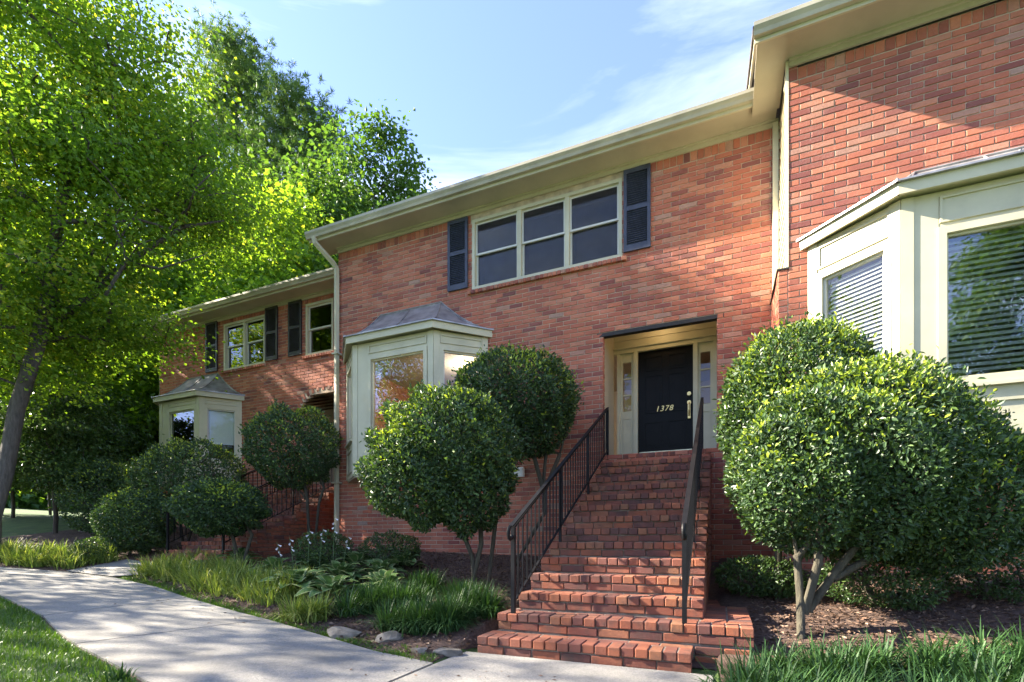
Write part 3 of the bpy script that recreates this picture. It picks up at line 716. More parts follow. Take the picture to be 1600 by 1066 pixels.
# ---- left
XL0, XL1, YL = -15.1, -7.46, 1.1
left = thing('brick_townhouse', 'farthest brick townhouse at left with arched entry and small bay', 'house', (-11, YL, .6), G_H)
W1 = (-12.404, -10.86, 5.60, 6.87); W2 = (-9.477, -8.60, 5.58, 6.86); BAYL = (-14.4, -11.95, 2.6, 4.66)
AX0, AX1, ASP, AR = -9.69, -8.15, 4.22, .46
def arch(z):
    if 2.40 < z < ASP: return (AX0, AX1)
    if ASP <= z < ASP+AR+.1:
        t = (z-ASP)/(AR+.09)
        if t < 1:
            h = (AX1-AX0)/2*math.sqrt(1-t*t)+.02; c = (AX0+AX1)/2; return (c-h-.08*t, c+h+.08*t)
holes_l = [W1, W2, BAYL]
mbw = [W1, W2, BAYL, (AX0, AX1, 2.40, ASP)]
for i in range(6):
    t0, t1 = i/6, (i+1)/6; h = (AX1-AX0)/2*math.sqrt(max(0, 1-t1*t1)); c = (AX0+AX1)/2
    mbw.append((c-h, c+h, ASP+AR*t0, ASP+AR*t1))
wall_l = brick_front(left, YL, XL0, XL1, .55, 7.03, mbw, holes_l + [arch], 0, None, z_row=6.87)
ring = []
for i in range(15):
    g = math.pi*(i+.5)/15; c = (AX0+AX1)/2; h = (AX1-AX0)/2+.05
    ring.append((c-h*math.cos(g), ASP+(AR+.05)*math.sin(g), .072, .10, -(g-math.pi/2)*.75))
put('arch_ring', bricks_np(np.array(ring), (0, YL-.004), *FRONT), 'brick_wall', wall_l, kind='stuff')
sash_window(left, *W1[:4], YL, 2, False, 'blind_teal'); sash_window(left, *W2[:4], YL, 1, False, 'blind_teal')
rowlock_sill(left, wall_l, -12.48, -10.84, YL, 5.60); rowlock_sill(left, wall_l, -9.56, -8.52, YL, 5.58)
for a in ((-13.09, -12.63), (-10.83, -10.40), (-10.03, -9.59), (-8.50, -8.06)): shutter(left, a[0], a[1], 5.64, 7.0, YL, 'shutter_dark')
bay(left, -14.63, -13.97, -12.38, -11.72, YL, .70, 2.5, 3.05, 4.44, front_win=(.40, .18),
    blinds={1: flat_blind('blind_teal', vertical=True), 2: flat_blind('blind_white', 3.55)})
eaves(left, -15.45, -7.48, YL, XL0, XL1, ztop=7.20)
shell(left, XL0, XL1, YL)
put('downspout', MB().tube([(-15.36, YL-.52, 7.08), (-15.34, YL-.5, 6.98), (-15.2, YL-.12, 6.82), (-15.16, YL+.06, 6.72), (-15.16, YL+.06, 1.0)], .05, 4), 'cream', left)
pm = MB(); pm.box(AX0-.05, AX0-.003, YL+.115, YL+1.2, 2.4, 4.86); pm.box(AX1+.003, AX1+.05, YL+.115, YL+1.2, 2.4, 4.86); pm.box(AX0-.05, AX1+.05, YL+1.2, YL+1.26, 2.4, 4.86)
put('porch_side', pm, 'soffit', left)
put('door', MB().box(-9.35, -8.45, YL+1.16, YL+1.195, 2.42, 4.42).frame(((0, YL+1.16), (1, 0), (0, -1)), -9.25, -8.55, 2.55, 4.3, .04, .001, .02), 'door_black', left)

# ================================================================== stairs
def stairs(name, label, x0, x1, Y0, ztop, n, rise, run, zfoot, wide=(), singles=True, right_side=True):
    root = thing(name, label, 'stairs', ((x0+x1)/2, Y0-n*run/2, zfoot), 'brick stairs up to the front doors')
    base = root.location
    hb = chamfer_brick(.0935, .205, .072, .006); hb.materials.append(MATS['brick_step_single'])
    tb = chamfer_brick(.242, .098, .060, .005); tb.materials.append(MATS['brick_step_single'])
    rb = chamfer_brick(.243, .09, rise-.072-.022, .005); rb.materials.append(MATS['brick_step_single'])
    def brick(me, nm, par, x, y, z, sx=1.0):
        o = bpy.data.objects.new(nm, me); COL.objects.link(o); o.parent = par
        o.location = (x-base[0], y-base[1]+random.uniform(-.007, .006), z-base[2]+random.uniform(-.004, .003)); o.scale = (sx, 1, 1)
        o.rotation_euler = (random.uniform(-.012, .012), random.uniform(-.01, .01), random.uniform(-.012, .012))
    for k in range(n):
        z = ztop - k*rise; Y = Y0 - k*run; a, b = x0, x1
        if k in dict(wide): a, b = dict(wide)[k]
        yb = Y0 + .02 if k == 0 else Y + run + .10
        step = put('step', MB().box(a+.03, b-.03, Y+.024, yb, (zfoot-.25 if k > n-3 else z-rise-.06), z-.008), 'mortar_step', root)
        nh = int(round((b-a)/.1016)); pw = (b-a)/nh
        for i in range(nh): brick(hb, 'nosing_brick', step, a+(i+.5)*pw, Y+.100, z-.036, (pw-.009)/.0935)
        nr = int(round((b-a)/.254)); pr = (b-a)/nr; sh = (pr/2 if k % 2 else 0)
        edges = [a] + [a+sh+i*pr for i in range(0 if sh else 1, nr+(0 if sh else 0))] + [b]
        edges = sorted(set(round(e, 4) for e in edges))
        for e0, e1 in zip(edges[:-1], edges[1:]):
            if e1-e0 > .03: brick(rb, 'riser_brick', step, (e0+e1)/2, Y+.012+.041, z-.072-.011-(rise-.094)/2, (e1-e0-.010)/.243)
            if k and e1-e0 > .03: brick(tb, 'tread_brick', step, (e0+e1)/2, Y+.262, z-.034, (e1-e0-.010)/.242)
    if right_side:
        for xs, sg in ((x1, 1), (x0, -1)):
            lo = lambda zc: Y0 - (math.floor((ztop-.08-zc)/rise)) * run + .03 if zc < ztop-.08 else Y0
            A = lay(lambda zc: Y0 - max(0, min(n-3, math.floor((ztop-.075-zc)/rise)))*run + .03, lambda zc: Y0-.004, zfoot-.1, ztop-.075, [])
            put('side_brickwork', bricks_np(A, (xs-sg*.004, 0), np.array([0., 1.]), np.array([sg*1., 0.]), proud=.004), 'brick_step', root, kind='stuff')
        m = MB(); prof = []
        for k in range(n-2):
            prof += [(Y0-k*run+.014, ztop-k*rise-.012), (Y0-k*run+.014, ztop-(k+1)*rise-.012)]
        prof = [(Y0-.002, ztop-.012)] + prof[1:] + [(Y0-(n-3)*run+.014, zfoot-.2), (Y0-.002, zfoot-.2)]
        m.extrude([(a+.02, b) for a, b in prof], x0+.02, x1-.02); put('core', m, 'mortar_step', root)
    return root
RISE, RUN = .1605, .315
main_st = stairs('brick_stairs', 'long brick stairs with black iron handrails climbing to the black front door', -1.80, -.13, 0.0, 2.4075, 15, RISE, RUN, 0.0, wide={13: (-1.88, .235), 14: (-1.93, -.19)})
fb = chamfer_brick(.20, .09, .066, .006); fb.materials.append(MATS['brick_step_single'])
foot = put('ledge_foot', MB().box(-.185, .228, -4.075, -3.95, -.1, .155), 'mortar_step', main_st)
for r_ in range(2):
    for c_ in range(2):
        o = bpy.data.objects.new('ledge_brick', fb); COL.objects.link(o); o.parent = foot
        o.location = Vector((-.085+c_*.21, -4.045, .038+r_*.078)) - main_st.location
lm = chamfer_brick(.094, .24, .072, .006); lm.materials.append(MATS['brick_step_single'])
led = put('side_ledge', MB().box(-.12, .222, -3.93, -1.7, 0.0, .312), 'mortar_step', main_st)
lb = chamfer_brick(.325, .0935, .07, .006); lb.materials.append(MATS['brick_step_single'])
for i in range(22):
    for xx, wd in ((-.045, .16), (.145, .16)):
        o = bpy.data.objects.new('ledge_brick', lb); COL.objects.link(o); o.parent = led; o.scale = (wd/.325*1.1, 1, 1)
        o.location = Vector((xx, -3.84+i*.1, .286+random.uniform(-.003, .003))) - main_st.location
left_st = stairs('brick_stairs', 'brick stairs behind clipped shrubs leading to the arched entry', -9.85, -8.15, YL, 2.4075, 12, .1585, RUN, .50, wide={11: (-10.2, -8.3), 10: (-9.85, -8.15)})
# railings
def railing(label, x, Ya, za, Yb, zb, mid=(), h=.80, scroll=True, nbal=None, loc=None):
    root = thing('stair_railing', label, 'railing', (x, (Ya+Yb)/2, min(za, zb)), 'black iron stair railings')
    sl = (zb-za)/(Yb-Ya); zt = lambda y: za + sl*(y-Ya)
    def bar(y0, z0, y1, z1, w, hh):
        m = MB(); m.add([(x-w/2,y0,z0-hh/2),(x+w/2,y0,z0-hh/2),(x+w/2,y1,z1-hh/2),(x-w/2,y1,z1-hh/2),(x-w/2,y0,z0+hh/2),(x+w/2,y0,z0+hh/2),(x+w/2,y1,z1+hh/2),(x-w/2,y1,z1+hh/2)],
              [(0,3,2,1),(4,5,6,7),(0,1,5,4),(1,2,6,5),(2,3,7,6),(3,0,4,7)]); return m
    hr = bar(Ya-.06, za+h-.02, Yb, zb+h, .042, .016); hr.v += []; put('handrail', hr, 'iron', root)
    put('top_channel', bar(Ya, za+h-.028, Yb, zb+h-.020, .024, .014), 'iron', root)
    put('bottom_rail', bar(Ya, za+.09, Yb, zb+.09, .024, .014), 'iron', root)
    for yy, zz in ((Ya, za), (Yb, zb)): put('post', MB().box(x-.018, x+.018, yy-.018, yy+.018, zz-.10, zz+h-.03), 'iron', root)
    for f in mid:
        yy = Ya+(Yb-Ya)*f; put('post', MB().box(x-.014, x+.014, yy-.014, yy+.014, zt(yy)-.09, zt(yy)+h-.03), 'iron', root)
    n = nbal or int(abs(Yb-Ya)/.115)
    me = MB().box(-.0065, .0065, -.0065, .0065, .09, h-.03).mesh('baluster'); me.materials.append(MATS['iron'])
    for i in range(1, n):
        yy = Ya+(Yb-Ya)*i/n; o = bpy.data.objects.new('baluster', me); COL.objects.link(o); o.parent = root
        o.location = (0, yy-root.location[1], zt(yy)-root.location[2])
    if scroll:
        pts = [(x, Ya-.05+.045*math.sin(g)*1.0-.02, za+h-.075+.055*math.cos(g)) for g in np.linspace(0, -4.2, 14)]
        sc = MB(); sc.tube(pts, [.016]*8+[.02]*6, 6); put('scroll', sc, 'iron', root)
    return root
railing('black iron railing on the left side of the long stairs to the black front door', -1.74, -4.05, .325, .02, 2.41, mid=(.35, .68))
railing('black iron railing on the right side of the long stairs, partly behind the big shrub', -.265, -4.05, .325, .02, 2.41, mid=(.35, .68))
railing('black iron railing on the right of the far stairs, behind the shrubs', -8.22, YL-10*RUN, .86, YL, 2.41, mid=(.5,))
railing('black iron railing on the left of the far stairs, behind the shrubs', -9.75, YL-10*RUN, .86, YL, 2.41, mid=(.5,))

# ================================================================== foliage
def unit(a): return a/np.maximum(np.linalg.norm(a, axis=-1, keepdims=True), 1e-9)
def leaf_np(name, pos, d, nrm, ln, wr, rnd, fold=.25, droop=.15, simple=False):
    d = unit(d); s = unit(np.cross(d, nrm)); n = np.cross(s, d); ln = ln[:, None]
    w_ = ln*wr*.5
    if simple:
        pts = [pos, pos+d*ln*.5+s*w_+n*w_*fold, pos+d*ln-n*ln*droop, pos+d*ln*.5-s*w_+n*w_*fold]
        V = np.stack(pts, 1).reshape(-1, 3); f = np.array([(0, 1, 2, 3)])
    else:
        pts = [pos, pos+d*ln*.3+s*w_*.85+n*w_*fold, pos+d*ln*.68+s*w_*.8+n*(w_*fold-ln*droop*.5), pos+d*ln-n*ln*droop, pos+d*ln*.68-s*w_*.8+n*(w_*fold-ln*droop*.5), pos+d*ln*.3-s*w_*.85+n*w_*fold]
        V = np.stack(pts, 1).reshape(-1, 3); f = np.array([(0, 1, 2, 3), (0, 3, 4, 5)])
    M = len(pos); Fq = (f[None] + len(pts)*np.arange(M)[:, None, None]).reshape(-1, 4)
    return np_mesh(name, V, Fq, np.repeat(rnd, len(f)))
def grow(trunk, targets, rng, r_tip=.008, r_max=.3, sides=6, sag=.0, power=2.3):
    """connect crown points to a trunk polyline; returns tubes as one mesh builder"""
    nodes = [np.array(p, float) for p in trunk]; par = [-1] + list(range(len(trunk)-1)); ntr = len(trunk)
    axis = np.array(trunk)
    dist = np.array([np.min(np.linalg.norm(axis-t, axis=1)) for t in targets])
    for i in np.argsort(dist):
        t = targets[i]; P = np.array(nodes); dv = t-P; dd = np.linalg.norm(dv, axis=1)
        cost = dd + .55*np.maximum(0, -dv[:, 2])*1.2 + .35*np.maximum(0, P[:, 2]-t[2]+.0)
        cost[0] += 3
        j = int(np.argmin(cost)); a = nodes[j]; L_ = np.linalg.norm(t-a); ns = max(2, int(L_/.5)); prev = j
        up = np.array([0, 0, .10*L_])
        for k in range(1, ns+1):
            f = k/ns; q = a+(t-a)*f + up*math.sin(math.pi*f) + rng.normal(0, .035*min(L_, 1.5), 3)*(1 if k < ns else 0)
            nodes.append(q); par.append(prev); prev = len(nodes)-1
    n = len(nodes); acc = np.zeros(n); kids = [[] for _ in range(n)]
    for i in range(n):
        if par[i] >= 0: kids[par[i]].append(i)
    rad = np.zeros(n)
    order = list(range(n))[::-1]
    for i in order:
        acc[i] = (sum(acc[c] for c in kids[i]) if kids[i] else r_tip**power)
    rad = np.minimum(acc**(1/power), r_max)
    mb = MB(); done = set()
    def run(i):
        chain = [par[i], i] if par[i] >= 0 else [i]; cur = i
        while kids[cur]:
            nx = max(kids[cur], key=lambda c: rad[c]); chain.append(nx)
            for c in kids[cur]:
                if c != nx: stack.append(c)
            cur = nx
        if len(chain) > 1:
            rr = [rad[c] for c in chain]
            if par[i] >= 0: rr[0] = min(rr[0], rr[1]*1.1)
            mb.tube([nodes[c] for c in chain], rr, sides if rr[0] > .03 else 5, cap=False)
    stack = [0]
    while stack: run(stack.pop())
    return mb
def in_ellipsoids(E, n, rng, shell=0.0):
    vol = np.array([a[3]*a[4]*a[5] for a in E]); idx = rng.choice(len(E), n, p=vol/vol.sum()); E = np.array(E)
    d = unit(rng.normal(size=(n, 3))); r = rng.uniform(shell**3, 1, n)**(1/3)
    return E[idx, :3] + d*r[:, None]*E[idx, 3:6]
def broad_tree(name, label, base, trunk, E, ntar, per, leaf, wr, mat, barkm, seed, clump=(.75, .75, .34), group=None, r_max=.3, simple=True, tip=.010, cat='tree', upbias=.5, shell=.45):
    rng = np.random.default_rng(seed)
    t = in_ellipsoids(E, ntar, rng, shell)
    root = thing(name, label, cat, base, group)
    tm = grow(trunk, t, rng, tip, r_max); put('trunk', tm, barkm, root, smooth=True)
    M = ntar*per; c = np.repeat(t, per, 0); sc = np.repeat(rng.uniform(.6, 1.35, ntar), per)[:, None]
    off = rng.normal(size=(M, 3))*np.array(clump)*.6*sc
    off[:, 2] -= .10*np.abs(off[:, 0]**2+off[:, 1]**2)
    pos = c+off; d = unit(off*np.array([1, 1, .4])+rng.normal(0, .45, (M, 3))+np.array([0, 0, -.25])); nrm = unit(rng.normal(0, .6, (M, 3))+np.array([0, 0, upbias+.5]))
    tint = np.clip(np.repeat(rng.normal(.48, .17, ntar), per) + rng.normal(0, .18, M), 0, 1)
    put('crown', leaf_np('crown', pos, d, nrm, rng.uniform(.7, 1.25, M)*leaf, wr, tint, .2, .12, simple), mat, root)
    return root
def copy_tree(src, name, label, loc, rz, sc, group=None):
    r = bpy.data.objects.new(name, None); COL.objects.link(r); r.location = loc; r.rotation_euler = (0, 0, rz); r.scale = (sc,)*3
    r['label'] = label; r['category'] = src['category']
    if group: r['group'] = group
    for ch in src.children:
        c = ch.copy(); COL.objects.link(c); c.parent = r
    return r
def V3(px, py, zc): return tuple(at_depth(px, py, zc))
# ---- the big maple on the left
mb_ = (-12.35, -3.55); zb_ = float(zg(*mb_))
trunk = [(mb_[0], mb_[1], zb_-.2), (mb_[0]+.02, mb_[1], zb_+.8), V3(8, 740, 9.3), V3(26, 640, 9.4), V3(58, 540, 9.5), V3(78, 450, 9.6), V3(90, 350, 9.7), V3(110, 240, 9.8), V3(130, 130, 9.9)]
arm = [V3(75, 512, 9.7), V3(143, 461, 9.8), V3(200, 410, 9.9), V3(285, 355, 10.0), V3(350, 345, 10.1)]
E = [(*at_depth(80, 330, 9.9), 3.3, 1.9, 2.3), (*at_depth(95, 150, 10.0), 3.0, 1.9, 2.0), (*at_depth(245, 280, 10.2), 2.0, 1.7, 1.2), (*at_depth(130, 480, 9.9), 1.6, 1.7, .9),
     (*at_depth(0, 530, 9.6), 2.0, 1.8, .9), (*at_depth(345, 320, 10.5), 1.0, 1.1, .6), (*at_depth(-150, 250, 10), 3.0, 1.9, 2.3), (*at_depth(20, 60, 10.2), 2.6, 1.8, 1.1), (*at_depth(-130, 480, 9.4), 2.3, 1.8, 1.1), (*at_depth(175, 130, 10.2), 1.5, 1.3, 1.1)]
def maple():
    rng = np.random.default_rng(5); t = in_ellipsoids(E, 600, rng, .35)
    root = thing('maple_tree', 'large maple with thick grey trunk and bright yellow-green layered leaves at left edge', 'tree', (mb_[0], mb_[1], zb_))
    tm = grow(trunk, t, rng, .0125, .21, 8)
    tm.tube(arm, [.085, .07, .055, .038, .015], 7); tm.tube([arm[2], V3(250, 420, 9.0), V3(320, 398, 8.9)], [.03, .02, .008], 6); tm.tube([arm[3], V3(305, 295, 9.3), V3(340, 262, 9.4)], [.028, .018, .007], 6); tm.tube([arm[1], V3(170, 400, 9.5), V3(215, 330, 9.6)], [.04, .025, .01], 6)
    fl = [(*V3(2, 872, 9.2),), ]
    put('trunk', tm, 'bark_grey', root, smooth=True)
    per = 180; M = len(t)*per; c = np.repeat(t, per, 0); sc = np.repeat(rng.uniform(.6, 1.3, len(t)), per)[:, None]
    off = rng.normal(size=(M, 3))*np.array([.44, .44, .14])*sc; off[:, 2] -= .12*(off[:, 0]**2+off[:, 1]**2)
    pos = c+off; d = unit(off*np.array([1, 1, .3])+rng.normal(0, .4, (M, 3))+np.array([0, 0, -.3])); nrm = unit(rng.normal(0, .45, (M, 3))+np.array([0, 0, 1.0]))
    tint = np.clip(np.repeat(rng.normal(.5, .2, len(t)), per)+rng.normal(0, .18, M), 0, 1)
    put('crown', leaf_np('crown', pos, d, nrm, rng.uniform(.7, 1.25, M)*.082, .85, tint, .15, .15, True), 'leaf_maple', root)
maple()
# ---- trees behind the houses
def pine(name, label, px, zc, ztop, seed, zlow=.45, width=3.2):
    rng = np.random.default_rng(seed); b = at_depth(px, 848, zc); zb = float(zg(b[0], b[1])); H = ztop-zb
    trunk = [(b[0]+.3*math.sin(i*.9), b[1], zb-.2+(H+.2)*i/10) for i in range(11)]
    root = thing(name, label, 'tree', (b[0], b[1], zb), 'pines behind the houses')
    tg = []
    for i in range(190):
        f = zlow+(1-zlow)*rng.uniform(0, 1)**.9; rr = width*(1-((f-zlow)/(1-zlow))**1.7*.80)*rng.uniform(.25, 1); g = rng.uniform(0, 2*math.pi)
        tg.append((b[0]+rr*math.cos(g), b[1]+rr*math.sin(g), zb+H*f+.22*rr))
    tg = np.array(tg); put('trunk', grow(trunk, tg, rng, .018, .26, 6), 'bark_dark', root, smooth=True)
    per = 520; M = len(tg)*per; c = np.repeat(tg, per, 0)
    tuft = np.repeat(rng.normal(size=(len(tg)*26, 3))*np.array([.58, .58, .30]), per//26, 0)
    d = unit(rng.normal(0, .8, (M, 3))+np.array([0, 0, .55])); pos = c+tuft
    tint = np.clip(np.repeat(rng.normal(.5, .2, len(tg)), per)+rng.normal(0, .15, M), 0, 1)
    put('crown', leaf_np('crown', pos, d, unit(rng.normal(size=(M, 3))), rng.uniform(.18, .30, M), .13, tint, .1, .1, True), 'needle_pine', root)
    return root
pine('pine_tree', 'tall pine whose tip rises highest behind the maple', 365, 27, 28.2, 21, .40, 5.0)
pine('pine_tree', 'pine with rounded top just right of the tallest pine', 470, 26, 24.6, 22, .35, 4.6)
pine('pine_tree', 'dark pine half hidden by maple leaves, left of the tallest pine', 285, 29, 24.5, 23, .4, 3.8)
def bt(px, zc, top, rad, seed, label, mat='leaf_broad', per=260, ntar=120, leaf=.22, low=.30, group='broadleaf trees behind the houses', name='broadleaf_tree'):
    b = at_depth(px, 848, zc); zb = float(zg(b[0], b[1])); H = top-zb
    trunk = [(b[0]+.2*math.sin(i), b[1]+.2*math.cos(i*1.3), zb-.2+(H*.85+.2)*i/7) for i in range(8)]
    E = [(b[0], b[1], zb+H*(low+.42), rad, rad, H*.30), (b[0]+rad*.35, b[1]-rad*.2, zb+H*(low+.18), rad*.85, rad*.85, H*.20), (b[0]-rad*.4, b[1]+.2, zb+H*(low+.22), rad*.8, rad*.8, H*.2), (b[0], b[1], zb+H*.86, rad*.55, rad*.55, H*.15)]
    return broad_tree(name, label, (b[0], b[1], zb), trunk, E, ntar, per, leaf, .72, mat, 'bark_dark', seed, (1.0, 1.0, .55), group, .24)
t_a = bt(585, 24, 20.5, 3.3, 31, 'green broadleaf tree whose crown meets the middle roof gutter')
bt(525, 22, 17.5, 2.6, 37, 'rounded broadleaf tree above the left end of the middle roof')
t_b = bt(400, 19, 14.2, 3.2, 32, 'yellow-green broadleaf tree directly above the left house roof', 'leaf_maple')
t_c = bt(205, 18, 11.0, 3.6, 33, 'sunlit yellow-green tree filling the gap left of the far house', 'leaf_maple', low=.12)
bt(70, 21, 13.5, 4.2, 34, 'hazy yellow-green tree behind the maple trunk', 'leaf_maple', low=.12)
bt(-60, 17, 17.0, 4.0, 35, 'leafy tree cut off by the left picture edge behind the maple', 'leaf_maple', ntar=170, low=.12)
bt(290, 23, 14.5, 3.4, 36, 'leafy tree rising between the maple and the far house roof', 'leaf_maple', low=.15)
rng = np.random.default_rng(38); M = 26000; pxs = rng.uniform(-260, 330, M); zcs = rng.uniform(40, 62, M); pos = np.array([at_depth(a, 848, b) for a, b in zip(pxs, zcs)])
pos[:, 2] = zg(pos[:, 0], pos[:, 1]) + rng.random(M)**.8*(9+3*np.sin(pxs*.03)+1.5*np.sin(pxs*.11))
tag(put('far_wood', leaf_np('far_wood', pos, unit(rng.normal(size=(M, 3))), unit(rng.normal(size=(M, 3))), rng.uniform(.5, 1.0, M), .7, np.clip(rng.normal(.4, .2, M), 0, 1), .2, .1, True), 'leaf_broad'), 'distant woodland seen as one green mass beyond the left lawn', 'woodland', kind='stuff')
# dark evergreens low at left
def hemlock(px, py_base, zc, top, rad, seed, label):
    b = at_depth(px, 848, zc); zb = float(zg(b[0], b[1])); H = top-zb
    trunk = [(b[0]+.05*math.sin(i*2), b[1], zb-.1+(H*.9)*i/6) for i in range(7)]
    E = [(b[0], b[1], zb+H*.60, rad, rad, H*.30), (b[0]+.3, b[1]-.3, zb+H*.42, rad*1.1, rad*1.1, H*.14), (b[0], b[1], zb+H*.8, rad*.6, rad*.6, H*.2)]
    broad_tree('hemlock_tree', label, (b[0], b[1], zb), trunk, E, 110, 200, .10, .5, 'leaf_hemlock', 'bark_dark', seed, (.6, .6, .15), 'dark evergreens beside the far house', .07)
hemlock(86, 850, 12.2, 4.9, 1.5, 41, 'dark evergreen tree with thin straight trunk beside the maple trunk')
hemlock(170, 850, 15.0, 5.6, 1.9, 42, 'dark evergreen between the thin trunk and the far house corner')
hemlock(225, 850, 17.0, 5.2, 1.7, 43, 'dark evergreen touching the far house corner, below the yellow-green tree')
hemlock(20, 850, 15.5, 5.0, 1.8, 44, 'dark evergreen showing just behind the maple trunk')
# trees across the lawn that the windows mirror
for i, (x, y, rz, sc, lab) in enumerate(((12.5, -25, .4, .85, 'tree mirrored in the nearest bay window pane'), (-17, -19, 2.1, .8, 'tree mirrored in the middle bay window pane'), (-5, -29, 4.0, .85, 'tree across the lawn mirrored in the upstairs windows'), (4.5, -31, 5.2, .9, 'second tree mirrored in the nearest bay window pane'))):
    copy_tree(t_a, 'broadleaf_tree', lab, (x, y, float(zg(x, y))), rz, sc, 'trees across the lawn')
def sparse_tree(x, y, top, rad, seed, lab, ntar=44, per=130):
    zb = float(zg(x, y)); H = top-zb; trunk = [(x+.15*math.sin(i), y+.15*math.cos(i*1.3), zb-.2+(H*.85+.2)*i/7) for i in range(8)]
    E = [(x, y, zb+H*.66, rad, rad, H*.30), (x, y, zb+H*.42, rad*.9, rad*.9, H*.18)]
    broad_tree('broadleaf_tree', lab, (x, y, zb), trunk, E, ntar, per, .15, .8, 'leaf_maple', 'bark_dark', seed, (.85, .85, .4), 'trees across the lawn', .2)
sparse_tree(-19.5, -7.8, 11.5, 3.0, 45, 'open-crowned tree beyond the left picture edge that dapples the far walk')
sparse_tree(-21.5, -10.2, 15.0, 3.4, 46, 'open-crowned tree beyond the left picture edge that dapples the near walk', 100)
# ---- clipped shrubs
def shrub(label, base, E, nleaf, leaf, seed, stems, group='clipped holly shrubs along the houses', mat='leaf_holly', ntw=60, new=.55, bottom=None, wr=.5, name='clipped_shrub', cat='shrub', flat=.0):
    rng = np.random.default_rng(seed); E = np.array(E, float)
    root = thing(name, label, cat, base, group)
    area = np.array([(a[3]*a[4]+a[3]*a[5]+a[4]*a[5]) for a in E]); pos = []; nr = []; dep = []
    need = nleaf
    ph = rng.uniform(0, 6, (8, 3)); fq = rng.uniform(2.5, 7, (8, 3))
    while need > 0:
        n = int(need*1.6)+50; idx = rng.choice(len(E), n, p=area/area.sum()); d = unit(rng.normal(size=(n, 3)))
        lump = sum(np.sin((d*fq[k]).sum(1)*1.6+ph[k, 0]) for k in range(8))*.026
        inner = np.abs(rng.normal(0, .07, n)); deep = rng.random(n) < .16; inner[deep] = rng.uniform(.1, .5, deep.sum())
        sp = (rng.random(n) < .06) & (d[:, 2] > -.2); r = 1+lump-inner; r[sp] = 1+lump[sp]+rng.uniform(.0, .10, sp.sum())
        p = E[idx, :3]+d*r[:, None]*E[idx, 3:6]
        ins = np.zeros(n, bool)
        for k in range(len(E)):
            q = (((p-E[k, :3])/E[k, 3:6])**2).sum(1); ins |= (q < .72) & (idx != k)
        if bottom is not None: ins |= (p[:, 2] < bottom+rng.normal(0, .05, n))
        ins &= ~deep
        g = unit(d/E[idx, 3:6]); keep = ~ins
        pos.append(p[keep][:need]); nr.append(g[keep][:need]); dep.append((inner-sp*.1)[keep][:need]); need -= len(pos[-1])
    pos = np.vstack(pos); nr = np.vstack(nr); dep = np.concatenate(dep); M = len(pos)
    d = unit(nr*.55+rng.normal(0, .6, (M, 3))+np.array([0, 0, .28])); nn = unit(nr+rng.normal(0, .55, (M, 3))+np.array([0, 0, .35]))
    # fresh growth plus painted sunlight: pale outer leaves, most on the crown's top
    pn = new*np.clip(nr[:, 2]*.8+.16, .04, 1)**1.15*(dep < .09)
    patch = np.clip(.5+.9*np.sin(pos[:, 0]*5.1+ph[0, 1])*np.sin(pos[:, 1]*4.3+ph[1, 1])*np.sin(pos[:, 2]*4.7+ph[2, 1]), .15, 1.4)
    fresh_lit = rng.random(M) < pn*patch
    tint = np.where(fresh_lit, rng.uniform(.78, 1, M), np.clip(rng.normal(.36, .2, M), 0, .74))
    put('crown', leaf_np('crown', pos, d, nn, rng.uniform(.65, 1.25, M)*leaf, wr, tint, .3, .12, leaf > .059), mat, root)
    # stems and twigs
    tg = in_ellipsoids([tuple(e[:3])+tuple(e[3:]*.82) for e in E], ntw, rng, .5)
    mb = MB(); per = max(1, ntw//len(stems))
    for i, st in enumerate(stems):
        sub = grow(st, tg[i*per:(i+1)*per], rng, .0105, .075, 7); mb.add(sub.v, sub.f)
    put('trunk', mb, 'bark_shrub', root, smooth=True)
    return root
def ell(px0, px1, py0, py1, zc, depth=1.0):
    c = at_depth((px0+px1)/2, (py0+py1)/2, zc); rx = (px1-px0)/2*zc/F_PX; rz = (py1-py0)/2*zc/F_PX
    return [c[0], c[1], c[2], rx*depth*.97, rx*depth*.97, rz]
# two right of the stairs: a wide dome in front, a taller rounded one behind it
rb = on_ground(1252, 1003); zr = 4.15
def stem_to(base, *pts): return [tuple(base)] + [tuple(p) for p in pts]
bz = (rb[0], rb[1], rb[2]-.08)
E_r = [ell(1130, 1535, 578, 872, zr+.25, .78), ell(1122, 1400, 622, 866, zr+.15, .8), ell(1310, 1625, 672, 892, zr+.2, .82), ell(1300, 1580, 620, 880, zr+.25, .8)]
shrub('widest holly shrub, a low dome in front of the nearest bay window', rb, E_r, 60000, .047, 51,
      [stem_to(bz, V3(1250, 930, zr), V3(1245, 870, zr), V3(1235, 800, zr)), stem_to(V3(1262, 955, zr), V3(1300, 900, zr), V3(1340, 850, zr), V3(1370, 800, zr)),
       stem_to(V3(1256, 960, zr-.04), V3(1278, 880, zr-.06), V3(1282, 800, zr-.05), V3(1290, 740, zr)), stem_to(V3(1300, 905, zr), V3(1380, 860, zr+.1), V3(1450, 830, zr+.1), V3(1500, 790, zr+.1))], ntw=130, new=.9)
za = 5.1; ab = np.array(V3(1216, 848, za)); ab[2] = float(zg(ab[0], ab[1]))
E_a = [ell(1118, 1372, 512, 740, za, .85), ell(1108, 1320, 560, 760, za, .8)]
shrub('taller rounded holly shrub standing right behind the widest one beside the stairs', ab, E_a, 26000, .050, 50,
      [stem_to((ab[0], ab[1], ab[2]-.08), V3(1216, 860, za), V3(1222, 800, za), V3(1240, 720, za)), stem_to(V3(1216, 850, za), V3(1250, 790, za), V3(1290, 720, za))], ntw=70, new=1.2)
cb = on_ground(742, 925)
def zc_of(p): return project(*p)[2]
zf = zc_of(cb)
